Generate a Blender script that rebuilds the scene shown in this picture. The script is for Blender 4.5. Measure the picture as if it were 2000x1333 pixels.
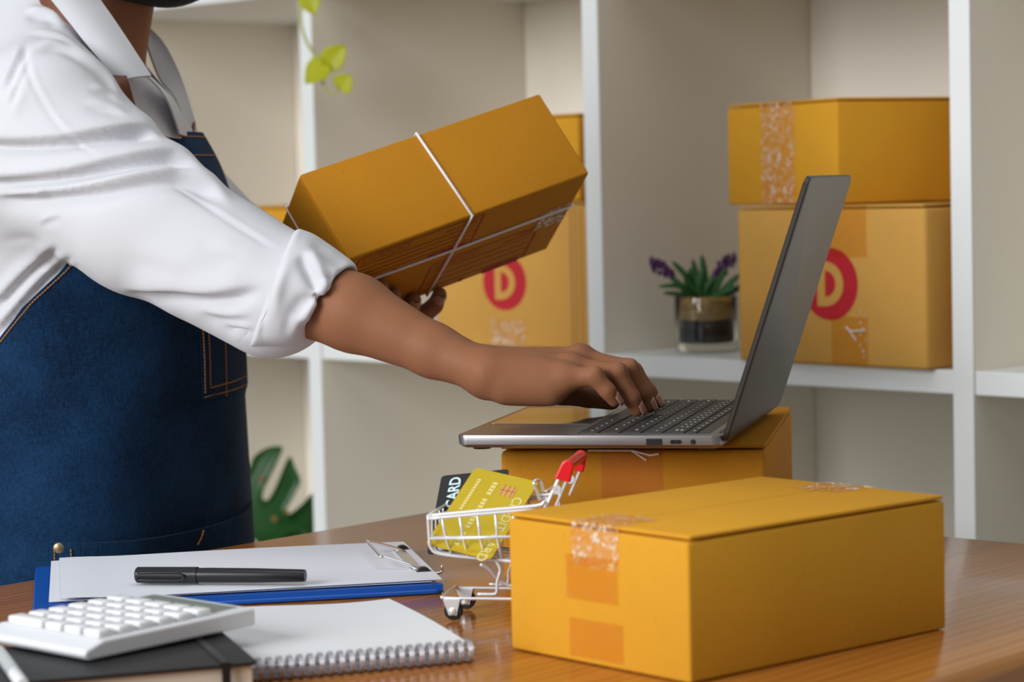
import bpy, bmesh, math, random
import numpy as np
from mathutils import Matrix, Vector

for _o in list(bpy.data.objects):
    bpy.data.objects.remove(_o, do_unlink=True)
SC = bpy.context.scene
COL = SC.collection

# ------------------------------------------------------------------ camera
FPX = 4722.0                      # focal length in pixels of the 2000 x 1333 frame (85 mm on 36 mm)
TZ = 0.78                         # height of the table top
CZ = TZ + 0.3226                  # height of the camera
PITCH = math.atan(311 / FPX)
ROLL = 0.0239
_r0 = np.array([1.0, 0, 0])
_u0 = np.array([0, math.sin(PITCH), math.cos(PITCH)])
FWD = np.array([0, math.cos(PITCH), -math.sin(PITCH)])
RGT = math.cos(ROLL) * _r0 - math.sin(ROLL) * _u0
UPV = math.sin(ROLL) * _r0 + math.cos(ROLL) * _u0
CAM = np.array([0, 0, CZ])
cd = bpy.data.cameras.new('camera')
cd.sensor_width = 36.0
cd.lens = 36.0 * FPX / 2000.0
cd.clip_start = 0.05
cd.dof.use_dof = True
cd.dof.focus_distance = 2.0
cd.dof.aperture_fstop = 7.0
cam = bpy.data.objects.new('camera', cd)
COL.objects.link(cam)
cam.matrix_world = Matrix(((RGT[0], UPV[0], -FWD[0], 0), (RGT[1], UPV[1], -FWD[1], 0), (RGT[2], UPV[2], -FWD[2], CZ), (0, 0, 0, 1)))
SC.camera = cam

# ------------------------------------------------------------------ light
SC.view_settings.view_transform = 'Standard'
SC.view_settings.look = 'None'
SC.view_settings.gamma = 1.0
SC.view_settings.use_curve_mapping = False
SC.view_settings.exposure = 0.0
world = bpy.data.worlds.new('world')
SC.world = world
world.use_nodes = True
world.node_tree.nodes['Background'].inputs[0].default_value = (0.84, 0.94, 1.0, 1)
world.node_tree.nodes['Background'].inputs[1].default_value = 0.23


def area_light(name, loc, target, sx, sy, power, color):
    ld = bpy.data.lights.new(name, 'AREA')
    ld.shape = 'RECTANGLE'
    ld.size, ld.size_y = sx, sy
    ld.energy = power
    ld.color = color
    o = bpy.data.objects.new(name, ld)
    COL.objects.link(o)
    o.location = loc
    o.rotation_euler = (Vector(target) - Vector(loc)).to_track_quat('-Z', 'Y').to_euler()
    return o


area_light('window_daylight', (-3.35, -1.0, 2.45), (0.1, 2.2, 0.9), 2.4, 2.2, 238, (0.97, 0.985, 1.0))
area_light('overhead_fill', (0.0, 1.3, 2.75), (0.0, 1.45, 0.0), 1.8, 1.8, 14, (1.0, 0.99, 0.97))  # soft overhead fill, added to brighten upward faces; no known fixture

# ------------------------------------------------------------------ geometry helpers
R_ = math.radians


def unproject_z(x, y, z):
    d = FWD + RGT * (x - 1000) / FPX - UPV * (y - 666.5) / FPX
    return CAM + d * ((z - CZ) / d[2])


def unproject_y(x, y, Y):
    d = FWD + RGT * (x - 1000) / FPX - UPV * (y - 666.5) / FPX
    return CAM + d * (Y / d[1])


def unproject_plane(x, y, p0, n):
    d = FWD + RGT * (x - 1000) / FPX - UPV * (y - 666.5) / FPX
    n = np.array(n, float)
    return CAM + d * (np.dot(np.array(p0) - CAM, n) / np.dot(d, n))


def project(P):
    v = np.asarray(P, float) - CAM
    d = v @ FWD
    return 1000 + FPX * (v @ RGT) / d, 666.5 - FPX * (v @ UPV) / d


def unit(v):
    v = np.array(v, float)
    return v / np.linalg.norm(v)


class MB:
    """collects shapes and builds them as one mesh object"""

    def __init__(self):
        self.v, self.f = [], []

    def add(self, vs, fs):
        b = len(self.v)
        self.v += [tuple(float(c) for c in p) for p in vs]
        self.f += [tuple(i + b for i in f) for f in fs]
        return self

    def box(self, c, s, m=None):
        x, y, z = s[0] / 2, s[1] / 2, s[2] / 2
        vs = [(-x, -y, -z), (x, -y, -z), (x, y, -z), (-x, y, -z), (-x, -y, z), (x, -y, z), (x, y, z), (-x, y, z)]
        if m is not None:
            vs = [tuple(m @ Vector(p)) for p in vs]
        vs = [(p[0] + c[0], p[1] + c[1], p[2] + c[2]) for p in vs]
        return self.add(vs, [(0, 3, 2, 1), (4, 5, 6, 7), (0, 1, 5, 4), (1, 2, 6, 5), (2, 3, 7, 6), (3, 0, 4, 7)])

    def rbox(self, c, s, r=0.002, seg=2):
        """box with rounded edges"""
        bm = bmesh.new()
        bmesh.ops.create_cube(bm, size=1)
        for v in bm.verts:
            v.co = Vector((v.co.x * s[0], v.co.y * s[1], v.co.z * s[2]))
        bmesh.ops.bevel(bm, geom=bm.edges[:], offset=r, segments=seg, profile=0.5, affect='EDGES')
        bm.verts.index_update()
        self.add([(v.co.x + c[0], v.co.y + c[1], v.co.z + c[2]) for v in bm.verts], [tuple(v.index for v in f.verts) for f in bm.faces])
        bm.free()
        return self

    def tube(self, pts, r, n=8, closed=False, caps=True, flat=None):
        pts = [np.array(p, float) for p in pts]
        k = len(pts)
        rs = r if hasattr(r, '__len__') else [r] * k
        vs, fs = [], []
        prev = None
        for i in range(k):
            a = pts[(i - 1) % k] if (closed or i > 0) else pts[i]
            b = pts[(i + 1) % k] if (closed or i < k - 1) else pts[i]
            t = unit(b - a)
            if prev is None:
                ref = np.array([0, 0, 1.0]) if abs(t[2]) < 0.9 else np.array([1.0, 0, 0])
                u = unit(np.cross(t, ref))
            else:
                u = unit(prev - t * np.dot(prev, t))
            prev = u
            w = np.cross(t, u)
            for j in range(n):
                a_ = 2 * math.pi * j / n
                vs.append(pts[i] + rs[i] * (math.cos(a_) * u + math.sin(a_) * w))
        for i in range(k if closed else k - 1):
            for j in range(n):
                i2 = (i + 1) % k
                fs.append((i * n + j, i * n + (j + 1) % n, i2 * n + (j + 1) % n, i2 * n + j))
        if caps and not closed:
            fs.append(tuple(range(n - 1, -1, -1)))
            fs.append(tuple((k - 1) * n + j for j in range(n)))
        return self.add(vs, fs)

    def lathe(self, prof, n=24, c=(0, 0, 0), axis=None, caps=False):
        """profile (r, h) turned about z, or about the given axis"""
        ax = unit(axis) if axis is not None else np.array([0, 0, 1.0])
        ref = np.array([1.0, 0, 0]) if abs(ax[0]) < 0.9 else np.array([0, 1.0, 0])
        u = unit(ref - ax * np.dot(ref, ax))
        w = np.cross(ax, u)
        c = np.array(c, float)
        vs, fs = [], []
        for r, h in prof:
            for j in range(n):
                a = 2 * math.pi * j / n
                vs.append(c + ax * h + r * (math.cos(a) * u + math.sin(a) * w))
        for i in range(len(prof) - 1):
            for j in range(n):
                fs.append((i * n + j, i * n + (j + 1) % n, (i + 1) * n + (j + 1) % n, (i + 1) * n + j))
        if caps:
            fs.append(tuple(range(n - 1, -1, -1)))
            fs.append(tuple((len(prof) - 1) * n + j for j in range(n)))
        return self.add(vs, fs)

    def grid(self, rows):
        h, w = len(rows), len(rows[0])
        return self.add([p for r in rows for p in r], [(i * w + j, i * w + j + 1, (i + 1) * w + j + 1, (i + 1) * w + j) for i in range(h - 1) for j in range(w - 1)])

    def sheet(self, rows, t):
        """a grid of points given a thickness t along its normals"""
        A = np.array(rows, float)
        du = np.gradient(A, axis=0)
        dv = np.gradient(A, axis=1)
        N = np.cross(du, dv)
        N /= np.linalg.norm(N, axis=2, keepdims=True) + 1e-12
        B = A - N * t
        h, w = A.shape[:2]
        vs = [tuple(p) for p in A.reshape(-1, 3)] + [tuple(p) for p in B.reshape(-1, 3)]
        o = h * w
        fs = []
        for i in range(h - 1):
            for j in range(w - 1):
                a, b, c, d = i * w + j, i * w + j + 1, (i + 1) * w + j + 1, (i + 1) * w + j
                fs += [(d, c, b, a), (a + o, b + o, c + o, d + o)]
        rim = [j for j in range(w)] + [i * w + w - 1 for i in range(1, h)] + [(h - 1) * w + j for j in range(w - 2, -1, -1)] + [i * w for i in range(h - 2, 0, -1)]
        for q in range(len(rim)):
            a, b = rim[q], rim[(q + 1) % len(rim)]
            fs.append((a, b, b + o, a + o))
        return self.add(vs, fs)

    def prism(self, poly, z0, z1):
        """closed 2D outline given height"""
        n = len(poly)
        vs = [(p[0], p[1], z0) for p in poly] + [(p[0], p[1], z1) for p in poly]
        fs = [tuple(range(n - 1, -1, -1)), tuple(range(n, 2 * n))] + [(i, (i + 1) % n, (i + 1) % n + n, i + n) for i in range(n)]
        return self.add(vs, fs)

    def sphere(self, c, r, n=12, m=8):
        prof = [(max(1e-5, math.sin(math.pi * i / m)), -math.cos(math.pi * i / m)) for i in range(m + 1)]
        rr = r if hasattr(r, '__len__') else (r, r, r)
        vs, fs = [], []
        for s, h in prof:
            for j in range(n):
                a = 2 * math.pi * j / n
                vs.append((c[0] + rr[0] * s * math.cos(a), c[1] + rr[1] * s * math.sin(a), c[2] + rr[2] * h))
        for i in range(m):
            for j in range(n):
                fs.append((i * n + j, i * n + (j + 1) % n, (i + 1) * n + (j + 1) % n, (i + 1) * n + j))
        return self.add(vs, fs)

    def mesh(self, name, smooth=False, angle=None):
        me = bpy.data.meshes.new(name)
        me.from_pydata(self.v, [], self.f)
        me.validate()
        if smooth:
            me.polygons.foreach_set('use_smooth', [True] * len(me.polygons))
            if angle:
                bm = bmesh.new()
                bm.from_mesh(me)
                for e in bm.edges:
                    if len(e.link_faces) == 2 and e.calc_face_angle(0) > angle:
                        e.smooth = False
                bm.to_mesh(me)
                bm.free()
        me.update()
        return me

    def build(self, name, mat, parent=None, smooth=False, angle=None, world=False):
        """world=True: the points are world points, turned into the parent's frame"""
        if world and parent is not None:
            mi = world_matrix(parent).inverted()
            self.v = [tuple(mi @ Vector(p)) for p in self.v]
        return link(name, self.mesh(name, smooth, angle), mat, parent)


def world_matrix(o):
    m = Matrix.LocRotScale(o.location, o.rotation_euler if o.rotation_mode != 'QUATERNION' else o.rotation_quaternion, o.scale)
    return world_matrix(o.parent) @ m if o.parent else m


def link(name, me, mat, parent=None):
    o = bpy.data.objects.new(name, me)
    COL.objects.link(o)
    if mat is not None:
        me.materials.clear()
        me.materials.append(mat)
    if parent is not None:
        o.parent = parent
    return o


def tag(o, label=None, cat=None, group=None, kind=None):
    if label:
        o['label'] = label
    if cat:
        o['category'] = cat
    if group:
        o['group'] = group
    if kind:
        o['kind'] = kind
    return o


def thing(name, label, cat, loc=(0, 0, 0), rotz=0.0, group=None, matrix=None):
    o = bpy.data.objects.new(name, None)
    COL.objects.link(o)
    o.empty_display_size = 0.05
    if matrix is not None:
        o.rotation_mode = 'QUATERNION'
        o.location = matrix.to_translation()
        o.rotation_quaternion = matrix.to_quaternion()
    else:
        o.location = tuple(float(c) for c in loc)
        o.rotation_euler = (0, 0, rotz)
    return tag(o, label, cat, group)


def catmull(pts, n=8):
    P = [np.array(p, float) for p in pts]
    P = [2 * P[0] - P[1]] + P + [2 * P[-1] - P[-2]]
    out = []
    for i in range(1, len(P) - 2):
        for k in range(n):
            t = k / n
            out.append(0.5 * ((2 * P[i]) + (P[i + 1] - P[i - 1]) * t + (2 * P[i - 1] - 5 * P[i] + 4 * P[i + 1] - P[i + 2]) * t * t + (3 * P[i] - P[i - 1] - 3 * P[i + 1] + P[i + 2]) * t ** 3))
    out.append(P[-2])
    return out


def text_mesh(txt, size, offset=0.0, align='CENTER', extrude=0.0):
    """lettering in the built-in font, as verts and faces in the xy plane"""
    cu = bpy.data.curves.new('lettering', 'FONT')
    cu.body = txt
    cu.size = size
    cu.offset = offset
    cu.extrude = extrude
    cu.resolution_u = 3
    cu.align_x = align
    cu.align_y = 'CENTER'
    ob = bpy.data.objects.new('lettering', cu)
    COL.objects.link(ob)
    dg = bpy.context.evaluated_depsgraph_get()
    me = bpy.data.meshes.new_from_object(ob.evaluated_get(dg))
    vs = [tuple(v.co) for v in me.vertices]
    fs = [tuple(p.vertices) for p in me.polygons]
    bpy.data.objects.remove(ob, do_unlink=True)
    bpy.data.curves.remove(cu)
    bpy.data.meshes.remove(me)
    return vs, fs


# ------------------------------------------------------------------ materials
def nt_new(name):
    m = bpy.data.materials.new(name)
    m.use_nodes = True
    nt = m.node_tree
    return m, nt, nt.nodes['Principled BSDF'], nt.nodes, nt.links


def pm(name, col, rough=0.5, metal=0.0, spec=0.5, var=None, bump=None, coat=0.0, sss=0.0, sheen=0.0, stretch=(1, 1, 1), trans=0.0, ior=1.45, translucent=0.0):
    """principled material; var = (noise scale, amount), bump = (noise scale, strength, distance)"""
    m, nt, b, N, L = nt_new(name)
    b.inputs['Base Color'].default_value = (*col, 1)
    b.inputs['Roughness'].default_value = rough
    b.inputs['Metallic'].default_value = metal
    b.inputs['Specular IOR Level'].default_value = spec
    b.inputs['Coat Weight'].default_value = coat
    b.inputs['Coat Roughness'].default_value = 0.12
    b.inputs['IOR'].default_value = ior
    if trans:
        b.inputs['Transmission Weight'].default_value = trans
    if sss:
        b.inputs['Subsurface Weight'].default_value = sss
        b.inputs['Subsurface Radius'].default_value = (0.012, 0.005, 0.003)
        b.inputs['Subsurface Scale'].default_value = 0.6
    if sheen:
        b.inputs['Sheen Weight'].default_value = sheen
    tc = N.new('ShaderNodeTexCoord')
    mp = N.new('ShaderNodeMapping')
    mp.inputs['Scale'].default_value = stretch
    L.new(tc.outputs['Object'], mp.inputs['Vector'])
    if var:
        no = N.new('ShaderNodeTexNoise')
        no.inputs['Scale'].default_value = var[0]
        no.inputs['Detail'].default_value = 4
        L.new(mp.outputs[0], no.inputs['Vector'])
        mx = N.new('ShaderNodeMix')
        mx.data_type = 'RGBA'
        mx.inputs['A'].default_value = (*[c * (1 - var[1]) for c in col], 1)
        mx.inputs['B'].default_value = (*[min(1, c * (1 + var[1])) for c in col], 1)
        L.new(no.outputs['Fac'], mx.inputs['Factor'])
        L.new(mx.outputs['Result'], b.inputs['Base Color'])
    if bump:
        nb = N.new('ShaderNodeTexNoise')
        nb.inputs['Scale'].default_value = bump[0]
        nb.inputs['Detail'].default_value = 3
        L.new(mp.outputs[0], nb.inputs['Vector'])
        bp = N.new('ShaderNodeBump')
        bp.inputs['Strength'].default_value = bump[1]
        bp.inputs['Distance'].default_value = bump[2] if len(bump) > 2 else 0.001
        L.new(nb.outputs['Fac'], bp.inputs['Height'])
        L.new(bp.outputs[0], b.inputs['Normal'])
    if translucent:
        tr = N.new('ShaderNodeBsdfTranslucent')
        tr.inputs[0].default_value = (*[min(1, c * 1.3) for c in col], 1)
        ms = N.new('ShaderNodeMixShader')
        ms.inputs[0].default_value = translucent
        L.new(b.outputs[0], ms.inputs[1])
        L.new(tr.outputs[0], ms.inputs[2])
        L.new(ms.outputs[0], N['Material Output'].inputs['Surface'])
    return m


def cardboard(name, col, ribs=0.0):
    m, nt, b, N, L = nt_new(name)
    b.inputs['Roughness'].default_value = 0.75
    b.inputs['Specular IOR Level'].default_value = 0.12
    tc = N.new('ShaderNodeTexCoord')
    n1 = N.new('ShaderNodeTexNoise')
    n1.inputs['Scale'].default_value = 9
    n1.inputs['Detail'].default_value = 5
    n2 = N.new('ShaderNodeTexNoise')
    n2.inputs['Scale'].default_value = 650
    n2.inputs['Detail'].default_value = 2
    mp = N.new('ShaderNodeMapping')
    mp.inputs['Scale'].default_value = (1, 1, 0.55)
    L.new(tc.outputs['Object'], n1.inputs['Vector'])
    L.new(tc.outputs['Object'], mp.inputs['Vector'])
    L.new(mp.outputs[0], n2.inputs['Vector'])
    mx = N.new('ShaderNodeMix')
    mx.data_type = 'RGBA'
    mx.inputs['A'].default_value = (*[c * 0.86 for c in col], 1)
    mx.inputs['B'].default_value = (*[min(1, c * 1.12) for c in col], 1)
    L.new(n1.outputs['Fac'], mx.inputs['Factor'])
    mx2 = N.new('ShaderNodeMix')
    mx2.data_type = 'RGBA'
    mx2.blend_type = 'MULTIPLY'
    rp = N.new('ShaderNodeValToRGB')
    rp.color_ramp.elements[0].position, rp.color_ramp.elements[0].color = 0.22, (0.6, 0.5, 0.42, 1)
    rp.color_ramp.elements[1].position, rp.color_ramp.elements[1].color = 0.36, (1, 1, 1, 1)
    L.new(n2.outputs['Fac'], rp.inputs[0])
    mx2.inputs['Factor'].default_value = 0.6
    L.new(mx.outputs['Result'], mx2.inputs['A'])
    L.new(rp.outputs[0], mx2.inputs['B'])
    L.new(mx2.outputs['Result'], b.inputs['Base Color'])
    if ribs:
        wv = N.new('ShaderNodeTexWave')
        wv.wave_type, wv.bands_direction = 'BANDS', 'X'
        wv.inputs['Scale'].default_value = 60
        wv.inputs['Distortion'].default_value = 0.6
        wv.inputs['Detail'].default_value = 1
        L.new(tc.outputs['Object'], wv.inputs['Vector'])
        bp = N.new('ShaderNodeBump')
        bp.inputs['Strength'].default_value = ribs
        bp.inputs['Distance'].default_value = 0.0008
        L.new(wv.outputs['Fac'], bp.inputs['Height'])
        L.new(bp.outputs[0], b.inputs['Normal'])
    return m


def tape_mat(name, white=0.5, tint=(0.98, 0.90, 0.74), gloss=0.05):
    """clear packing tape: amber where it sticks, whitish where air is trapped, white glints painted in with it"""
    m, nt, b, N, L = nt_new(name)
    tc = N.new('ShaderNodeTexCoord')
    n1 = N.new('ShaderNodeTexNoise')
    n1.inputs['Scale'].default_value = 150
    n1.inputs['Detail'].default_value = 8
    n1.inputs['Roughness'].default_value = 0.75
    n1.inputs['Distortion'].default_value = 1.2
    L.new(tc.outputs['Object'], n1.inputs['Vector'])
    rp = N.new('ShaderNodeValToRGB')
    rp.color_ramp.elements[0].position = 0.62 - 0.14 * white
    rp.color_ramp.elements[1].position = 0.70 - 0.14 * white
    rp.color_ramp.elements[0].color = (0, 0, 0, 1)
    rp.color_ramp.elements[1].color = (1, 1, 1, 1)
    L.new(n1.outputs['Fac'], rp.inputs[0])
    bp = N.new('ShaderNodeBump')
    bp.inputs['Strength'].default_value = 0.5
    bp.inputs['Distance'].default_value = 0.002
    L.new(n1.outputs['Fac'], bp.inputs['Height'])
    tr = N.new('ShaderNodeBsdfTransparent')
    tr.inputs[0].default_value = (*tint, 1)
    gl = N.new('ShaderNodeBsdfGlossy')
    gl.inputs['Roughness'].default_value = 0.12
    L.new(bp.outputs[0], gl.inputs['Normal'])
    m1 = N.new('ShaderNodeMixShader')
    m1.inputs[0].default_value = gloss
    L.new(tr.outputs[0], m1.inputs[1])
    L.new(gl.outputs[0], m1.inputs[2])
    df = N.new('ShaderNodeBsdfPrincipled')
    df.inputs['Base Color'].default_value = (0.93, 0.84, 0.70, 1)
    df.inputs['Roughness'].default_value = 0.2
    L.new(bp.outputs[0], df.inputs['Normal'])
    m2 = N.new('ShaderNodeMixShader')
    mu = N.new('ShaderNodeMath')
    mu.operation = 'MULTIPLY'
    mu.inputs[1].default_value = 0.8
    L.new(rp.outputs[0], mu.inputs[0])
    L.new(mu.outputs[0], m2.inputs[0])
    L.new(m1.outputs[0], m2.inputs[1])
    L.new(df.outputs[0], m2.inputs[2])
    L.new(m2.outputs[0], N['Material Output'].inputs['Surface'])
    return m


def wood_mat(name, dark, light, gx=1.2, gy=26.0, rough=0.2):
    """varnished boards, grain along local x"""
    m, nt, b, N, L = nt_new(name)
    tc = N.new('ShaderNodeTexCoord')
    mp = N.new('ShaderNodeMapping')
    mp.inputs['Scale'].default_value = (gx, gy, gy)
    L.new(tc.outputs['Object'], mp.inputs['Vector'])
    n1 = N.new('ShaderNodeTexNoise')
    n1.inputs['Scale'].default_value = 1.6
    n1.inputs['Detail'].default_value = 7
    n1.inputs['Roughness'].default_value = 0.65
    n1.inputs['Distortion'].default_value = 0.5
    L.new(mp.outputs[0], n1.inputs['Vector'])
    wv = N.new('ShaderNodeTexWave')
    wv.wave_type, wv.bands_direction = 'BANDS', 'Y'
    wv.inputs['Scale'].default_value = 3.2
    wv.inputs['Distortion'].default_value = 5
    wv.inputs['Detail'].default_value = 3
    mp2 = N.new('ShaderNodeMapping')
    mp2.inputs['Scale'].default_value = (gx * 0.35, gy * 0.33, gy * 0.33)
    L.new(tc.outputs['Object'], mp2.inputs['Vector'])
    L.new(mp2.outputs[0], wv.inputs['Vector'])
    ad = N.new('ShaderNodeMix')
    ad.data_type = 'FLOAT'
    ad.inputs['Factor'].default_value = 0.16
    L.new(n1.outputs['Fac'], ad.inputs[2])
    L.new(wv.outputs['Fac'], ad.inputs[3])
    rp = N.new('ShaderNodeValToRGB')
    rp.color_ramp.elements[0].position, rp.color_ramp.elements[0].color = 0.3, (*dark, 1)
    rp.color_ramp.elements[1].position, rp.color_ramp.elements[1].color = 0.68, (*light, 1)
    L.new(ad.outputs[0], rp.inputs[0])
    # knots
    vo = N.new('ShaderNodeTexVoronoi')
    vo.inputs['Scale'].default_value = 1.0
    mp3 = N.new('ShaderNodeMapping')
    mp3.inputs['Scale'].default_value = (3.4, 9, 9)
    L.new(tc.outputs['Object'], mp3.inputs['Vector'])
    L.new(mp3.outputs[0], vo.inputs['Vector'])
    kr = N.new('ShaderNodeValToRGB')
    kr.color_ramp.elements[0].position, kr.color_ramp.elements[0].color = 0.05, (0.35, 0.28, 0.22, 1)
    kr.color_ramp.elements[1].position, kr.color_ramp.elements[1].color = 0.12, (1, 1, 1, 1)
    L.new(vo.outputs['Distance'], kr.inputs[0])
    mk = N.new('ShaderNodeMix')
    mk.data_type = 'RGBA'
    mk.blend_type = 'MULTIPLY'
    mk.inputs['Factor'].default_value = 1.0
    L.new(rp.outputs[0], mk.inputs['A'])
    L.new(kr.outputs[0], mk.inputs['B'])
    L.new(mk.outputs['Result'], b.inputs['Base Color'])
    b.inputs['Roughness'].default_value = rough
    b.inputs['Specular IOR Level'].default_value = 0.26
    b.inputs['Coat Weight'].default_value = 0.14
    b.inputs['Coat Roughness'].default_value = 0.06
    bp = N.new('ShaderNodeBump')
    bp.inputs['Strength'].default_value = 0.12
    bp.inputs['Distance'].default_value = 0.001
    L.new(ad.outputs[0], bp.inputs['Height'])
    L.new(bp.outputs[0], b.inputs['Normal'])
    return m


def denim_mat(name, a, c):
    m, nt, b, N, L = nt_new(name)
    tc = N.new('ShaderNodeTexCoord')
    fac = []
    for sc_ in ((260, 260, 1500), (1500, 1500, 120)):
        mp = N.new('ShaderNodeMapping')
        mp.inputs['Scale'].default_value = sc_
        L.new(tc.outputs['Object'], mp.inputs['Vector'])
        n = N.new('ShaderNodeTexNoise')
        n.inputs['Scale'].default_value = 1.0
        n.inputs['Detail'].default_value = 3
        L.new(mp.outputs[0], n.inputs['Vector'])
        fac.append(n)
    n3 = N.new('ShaderNodeTexNoise')
    n3.inputs['Scale'].default_value = 14
    L.new(tc.outputs['Object'], n3.inputs['Vector'])
    s = N.new('ShaderNodeMath')
    s.operation = 'ADD'
    L.new(fac[0].outputs['Fac'], s.inputs[0])
    L.new(fac[1].outputs['Fac'], s.inputs[1])
    s2 = N.new('ShaderNodeMath')
    s2.operation = 'ADD'
    L.new(s.outputs[0], s2.inputs[0])
    L.new(n3.outputs['Fac'], s2.inputs[1])
    rp = N.new('ShaderNodeValToRGB')
    rp.color_ramp.elements[0].position, rp.color_ramp.elements[0].color = 0.40, (*a, 1)
    rp.color_ramp.elements[1].position, rp.color_ramp.elements[1].color = 0.62, (*c, 1)
    s3 = N.new('ShaderNodeMath')
    s3.operation = 'MULTIPLY'
    s3.inputs[1].default_value = 1 / 3
    L.new(s2.outputs[0], s3.inputs[0])
    L.new(s3.outputs[0], rp.inputs[0])
    L.new(rp.outputs[0], b.inputs['Base Color'])
    b.inputs['Roughness'].default_value = 0.9
    b.inputs['Specular IOR Level'].default_value = 0.1
    b.inputs['Sheen Weight'].default_value = 0.05
    return m


M = {}
M['white_paint'] = pm('white_paint', (0.78, 0.795, 0.785), 0.35, var=(6, 0.04), bump=(40, 0.05))
M['panel'] = pm('shelf_warm_lit', (0.86, 0.80, 0.695), 0.5, var=(4, 0.03))  # warm bounced light painted into the shelf's inner faces
M['wall'] = pm('wall_paint', (0.75, 0.76, 0.74), 0.8)
M['floor'] = pm('floor_tile', (0.42, 0.38, 0.33), 0.4, var=(3, 0.1))
M['wood'] = wood_mat('varnished_wood', (0.29, 0.093, 0.014), (0.48, 0.185, 0.032))
M['leg'] = pm('table_leg', (0.25, 0.09, 0.02), 0.4)
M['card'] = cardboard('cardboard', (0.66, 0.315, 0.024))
M['card_rib'] = cardboard('cardboard_ribbed', (0.62, 0.33, 0.075), 0.35)
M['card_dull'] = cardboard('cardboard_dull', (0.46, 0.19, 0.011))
M['tape'] = tape_mat('packing_tape', 0.75)
M['tape_white'] = tape_mat('packing_tape_cloudy', 1.0)
M['tape_clear'] = tape_mat('packing_tape_amber', -0.5, (0.955, 0.84, 0.58), 0.015)
M['red_print'] = pm('red_print', (0.50, 0.008, 0.02), 0.6)
M['maroon_print'] = pm('maroon_print', (0.34, 0.014, 0.012), 0.7)
M['string'] = pm('white_string', (0.78, 0.74, 0.74), 0.8, bump=(900, 0.5))
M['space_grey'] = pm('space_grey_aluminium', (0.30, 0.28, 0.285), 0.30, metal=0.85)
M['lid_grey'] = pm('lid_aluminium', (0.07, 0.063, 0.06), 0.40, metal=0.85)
M['edge_grey'] = pm('edge_aluminium', (0.55, 0.53, 0.55), 0.35, metal=0.8)
M['glass_pad'] = pm('trackpad_glass', (0.20, 0.185, 0.185), 0.07, metal=0.55, spec=0.8)
M['black_key'] = pm('black_key', (0.018, 0.017, 0.018), 0.45)
M['key_well'] = pm('keyboard_well', (0.035, 0.032, 0.03), 0.5)
M['legend'] = pm('key_legend', (0.62, 0.66, 0.7), 0.5)
M['black'] = pm('black_plastic', (0.012, 0.012, 0.014), 0.3)
M['screen'] = pm('screen_glass', (0.01, 0.01, 0.012), 0.08)
M['rubber'] = pm('black_rubber', (0.015, 0.014, 0.013), 0.7)
M['chrome'] = pm('chrome', (0.86, 0.87, 0.89), 0.18, metal=0.85)
M['wire_white'] = pm('bright_wire', (0.86, 0.86, 0.88), 0.25, metal=0.45)
M['red_plastic'] = pm('red_plastic', (0.72, 0.006, 0.012), 0.28, coat=0.3)
M['gold_card'] = pm('gold_card', (0.56, 0.40, 0.012), 0.33, metal=0.35, var=(18, 0.1))
M['gold_print'] = pm('gold_card_print', (0.72, 0.62, 0.22), 0.35)
M['chip'] = pm('card_chip', (0.72, 0.36, 0.10), 0.3, metal=0.5)
M['dark_card'] = pm('dark_card', (0.022, 0.02, 0.021), 0.35)
M['card_text'] = pm('card_text', (0.62, 0.76, 0.80), 0.5)
M['blue_board'] = pm('blue_clipboard', (0.006, 0.085, 0.42), 0.3)
M['paper'] = pm('white_paper', (0.74, 0.76, 0.83), 0.75)
M['page'] = pm('notebook_page', (0.78, 0.80, 0.83), 0.8)
M['cream'] = pm('book_pages', (0.72, 0.62, 0.50), 0.85, bump=(500, 0.3), stretch=(0.05, 0.05, 1))
M['black_cover'] = pm('black_cover', (0.010, 0.0105, 0.011), 0.5, bump=(300, 0.1))
M['calc_white'] = pm('calculator_white', (0.74, 0.75, 0.78), 0.4)
M['calc_side'] = pm('calculator_side', (0.62, 0.57, 0.53), 0.45)
M['calc_grey'] = pm('calculator_face', (0.62, 0.63, 0.64), 0.45)
M['calc_key'] = pm('calculator_key', (0.82, 0.83, 0.85), 0.35)
M['lcd'] = pm('calculator_lcd', (0.32, 0.36, 0.32), 0.15)
M['skin'] = pm('skin', (0.265, 0.108, 0.051), 0.58, spec=0.25, var=(30, 0.08), sss=0.12, bump=(420, 0.12, 0.0006))
M['nail'] = pm('fingernail', (0.38, 0.19, 0.125), 0.3)
M['shirt'] = pm('white_cotton', (0.66, 0.665, 0.70), 0.85, spec=0.2, bump=(26, 0.22, 0.004), sheen=0.1, translucent=0.08)
M['denim'] = denim_mat('denim', (0.0016, 0.008, 0.025), (0.008, 0.040, 0.105))
M['stitch'] = pm('orange_stitch', (0.45, 0.19, 0.045), 0.8)
M['leather'] = pm('brown_leather', (0.16, 0.05, 0.022), 0.5, bump=(200, 0.2))
M['brass'] = pm('brass_rivet', (0.40, 0.30, 0.17), 0.35, metal=0.8)
M['mask'] = pm('black_mask', (0.006, 0.006, 0.007), 0.8, bump=(800, 0.3))
M['hair'] = pm('dark_hair', (0.02, 0.012, 0.008), 0.45)
M['hair_loose'] = pm('lit_hair', (0.30, 0.15, 0.06), 0.5)  # orange light on the strand put into its hair colour
M['trouser'] = pm('dark_trousers', (0.03, 0.03, 0.035), 0.9)
M['shoe'] = pm('shoe', (0.05, 0.045, 0.04), 0.6)
M['leaf_lime'] = pm('lime_leaf', (0.52, 0.53, 0.005), 0.45, var=(12, 0.15), translucent=0.35)
M['vine'] = pm('vine_stem', (0.42, 0.45, 0.12), 0.5)
M['leaf_dark'] = pm('monstera_leaf', (0.012, 0.075, 0.012), 0.4, var=(10, 0.3))
M['leaf_spot'] = pm('leaf_spot', (0.25, 0.13, 0.04), 0.7)
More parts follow.
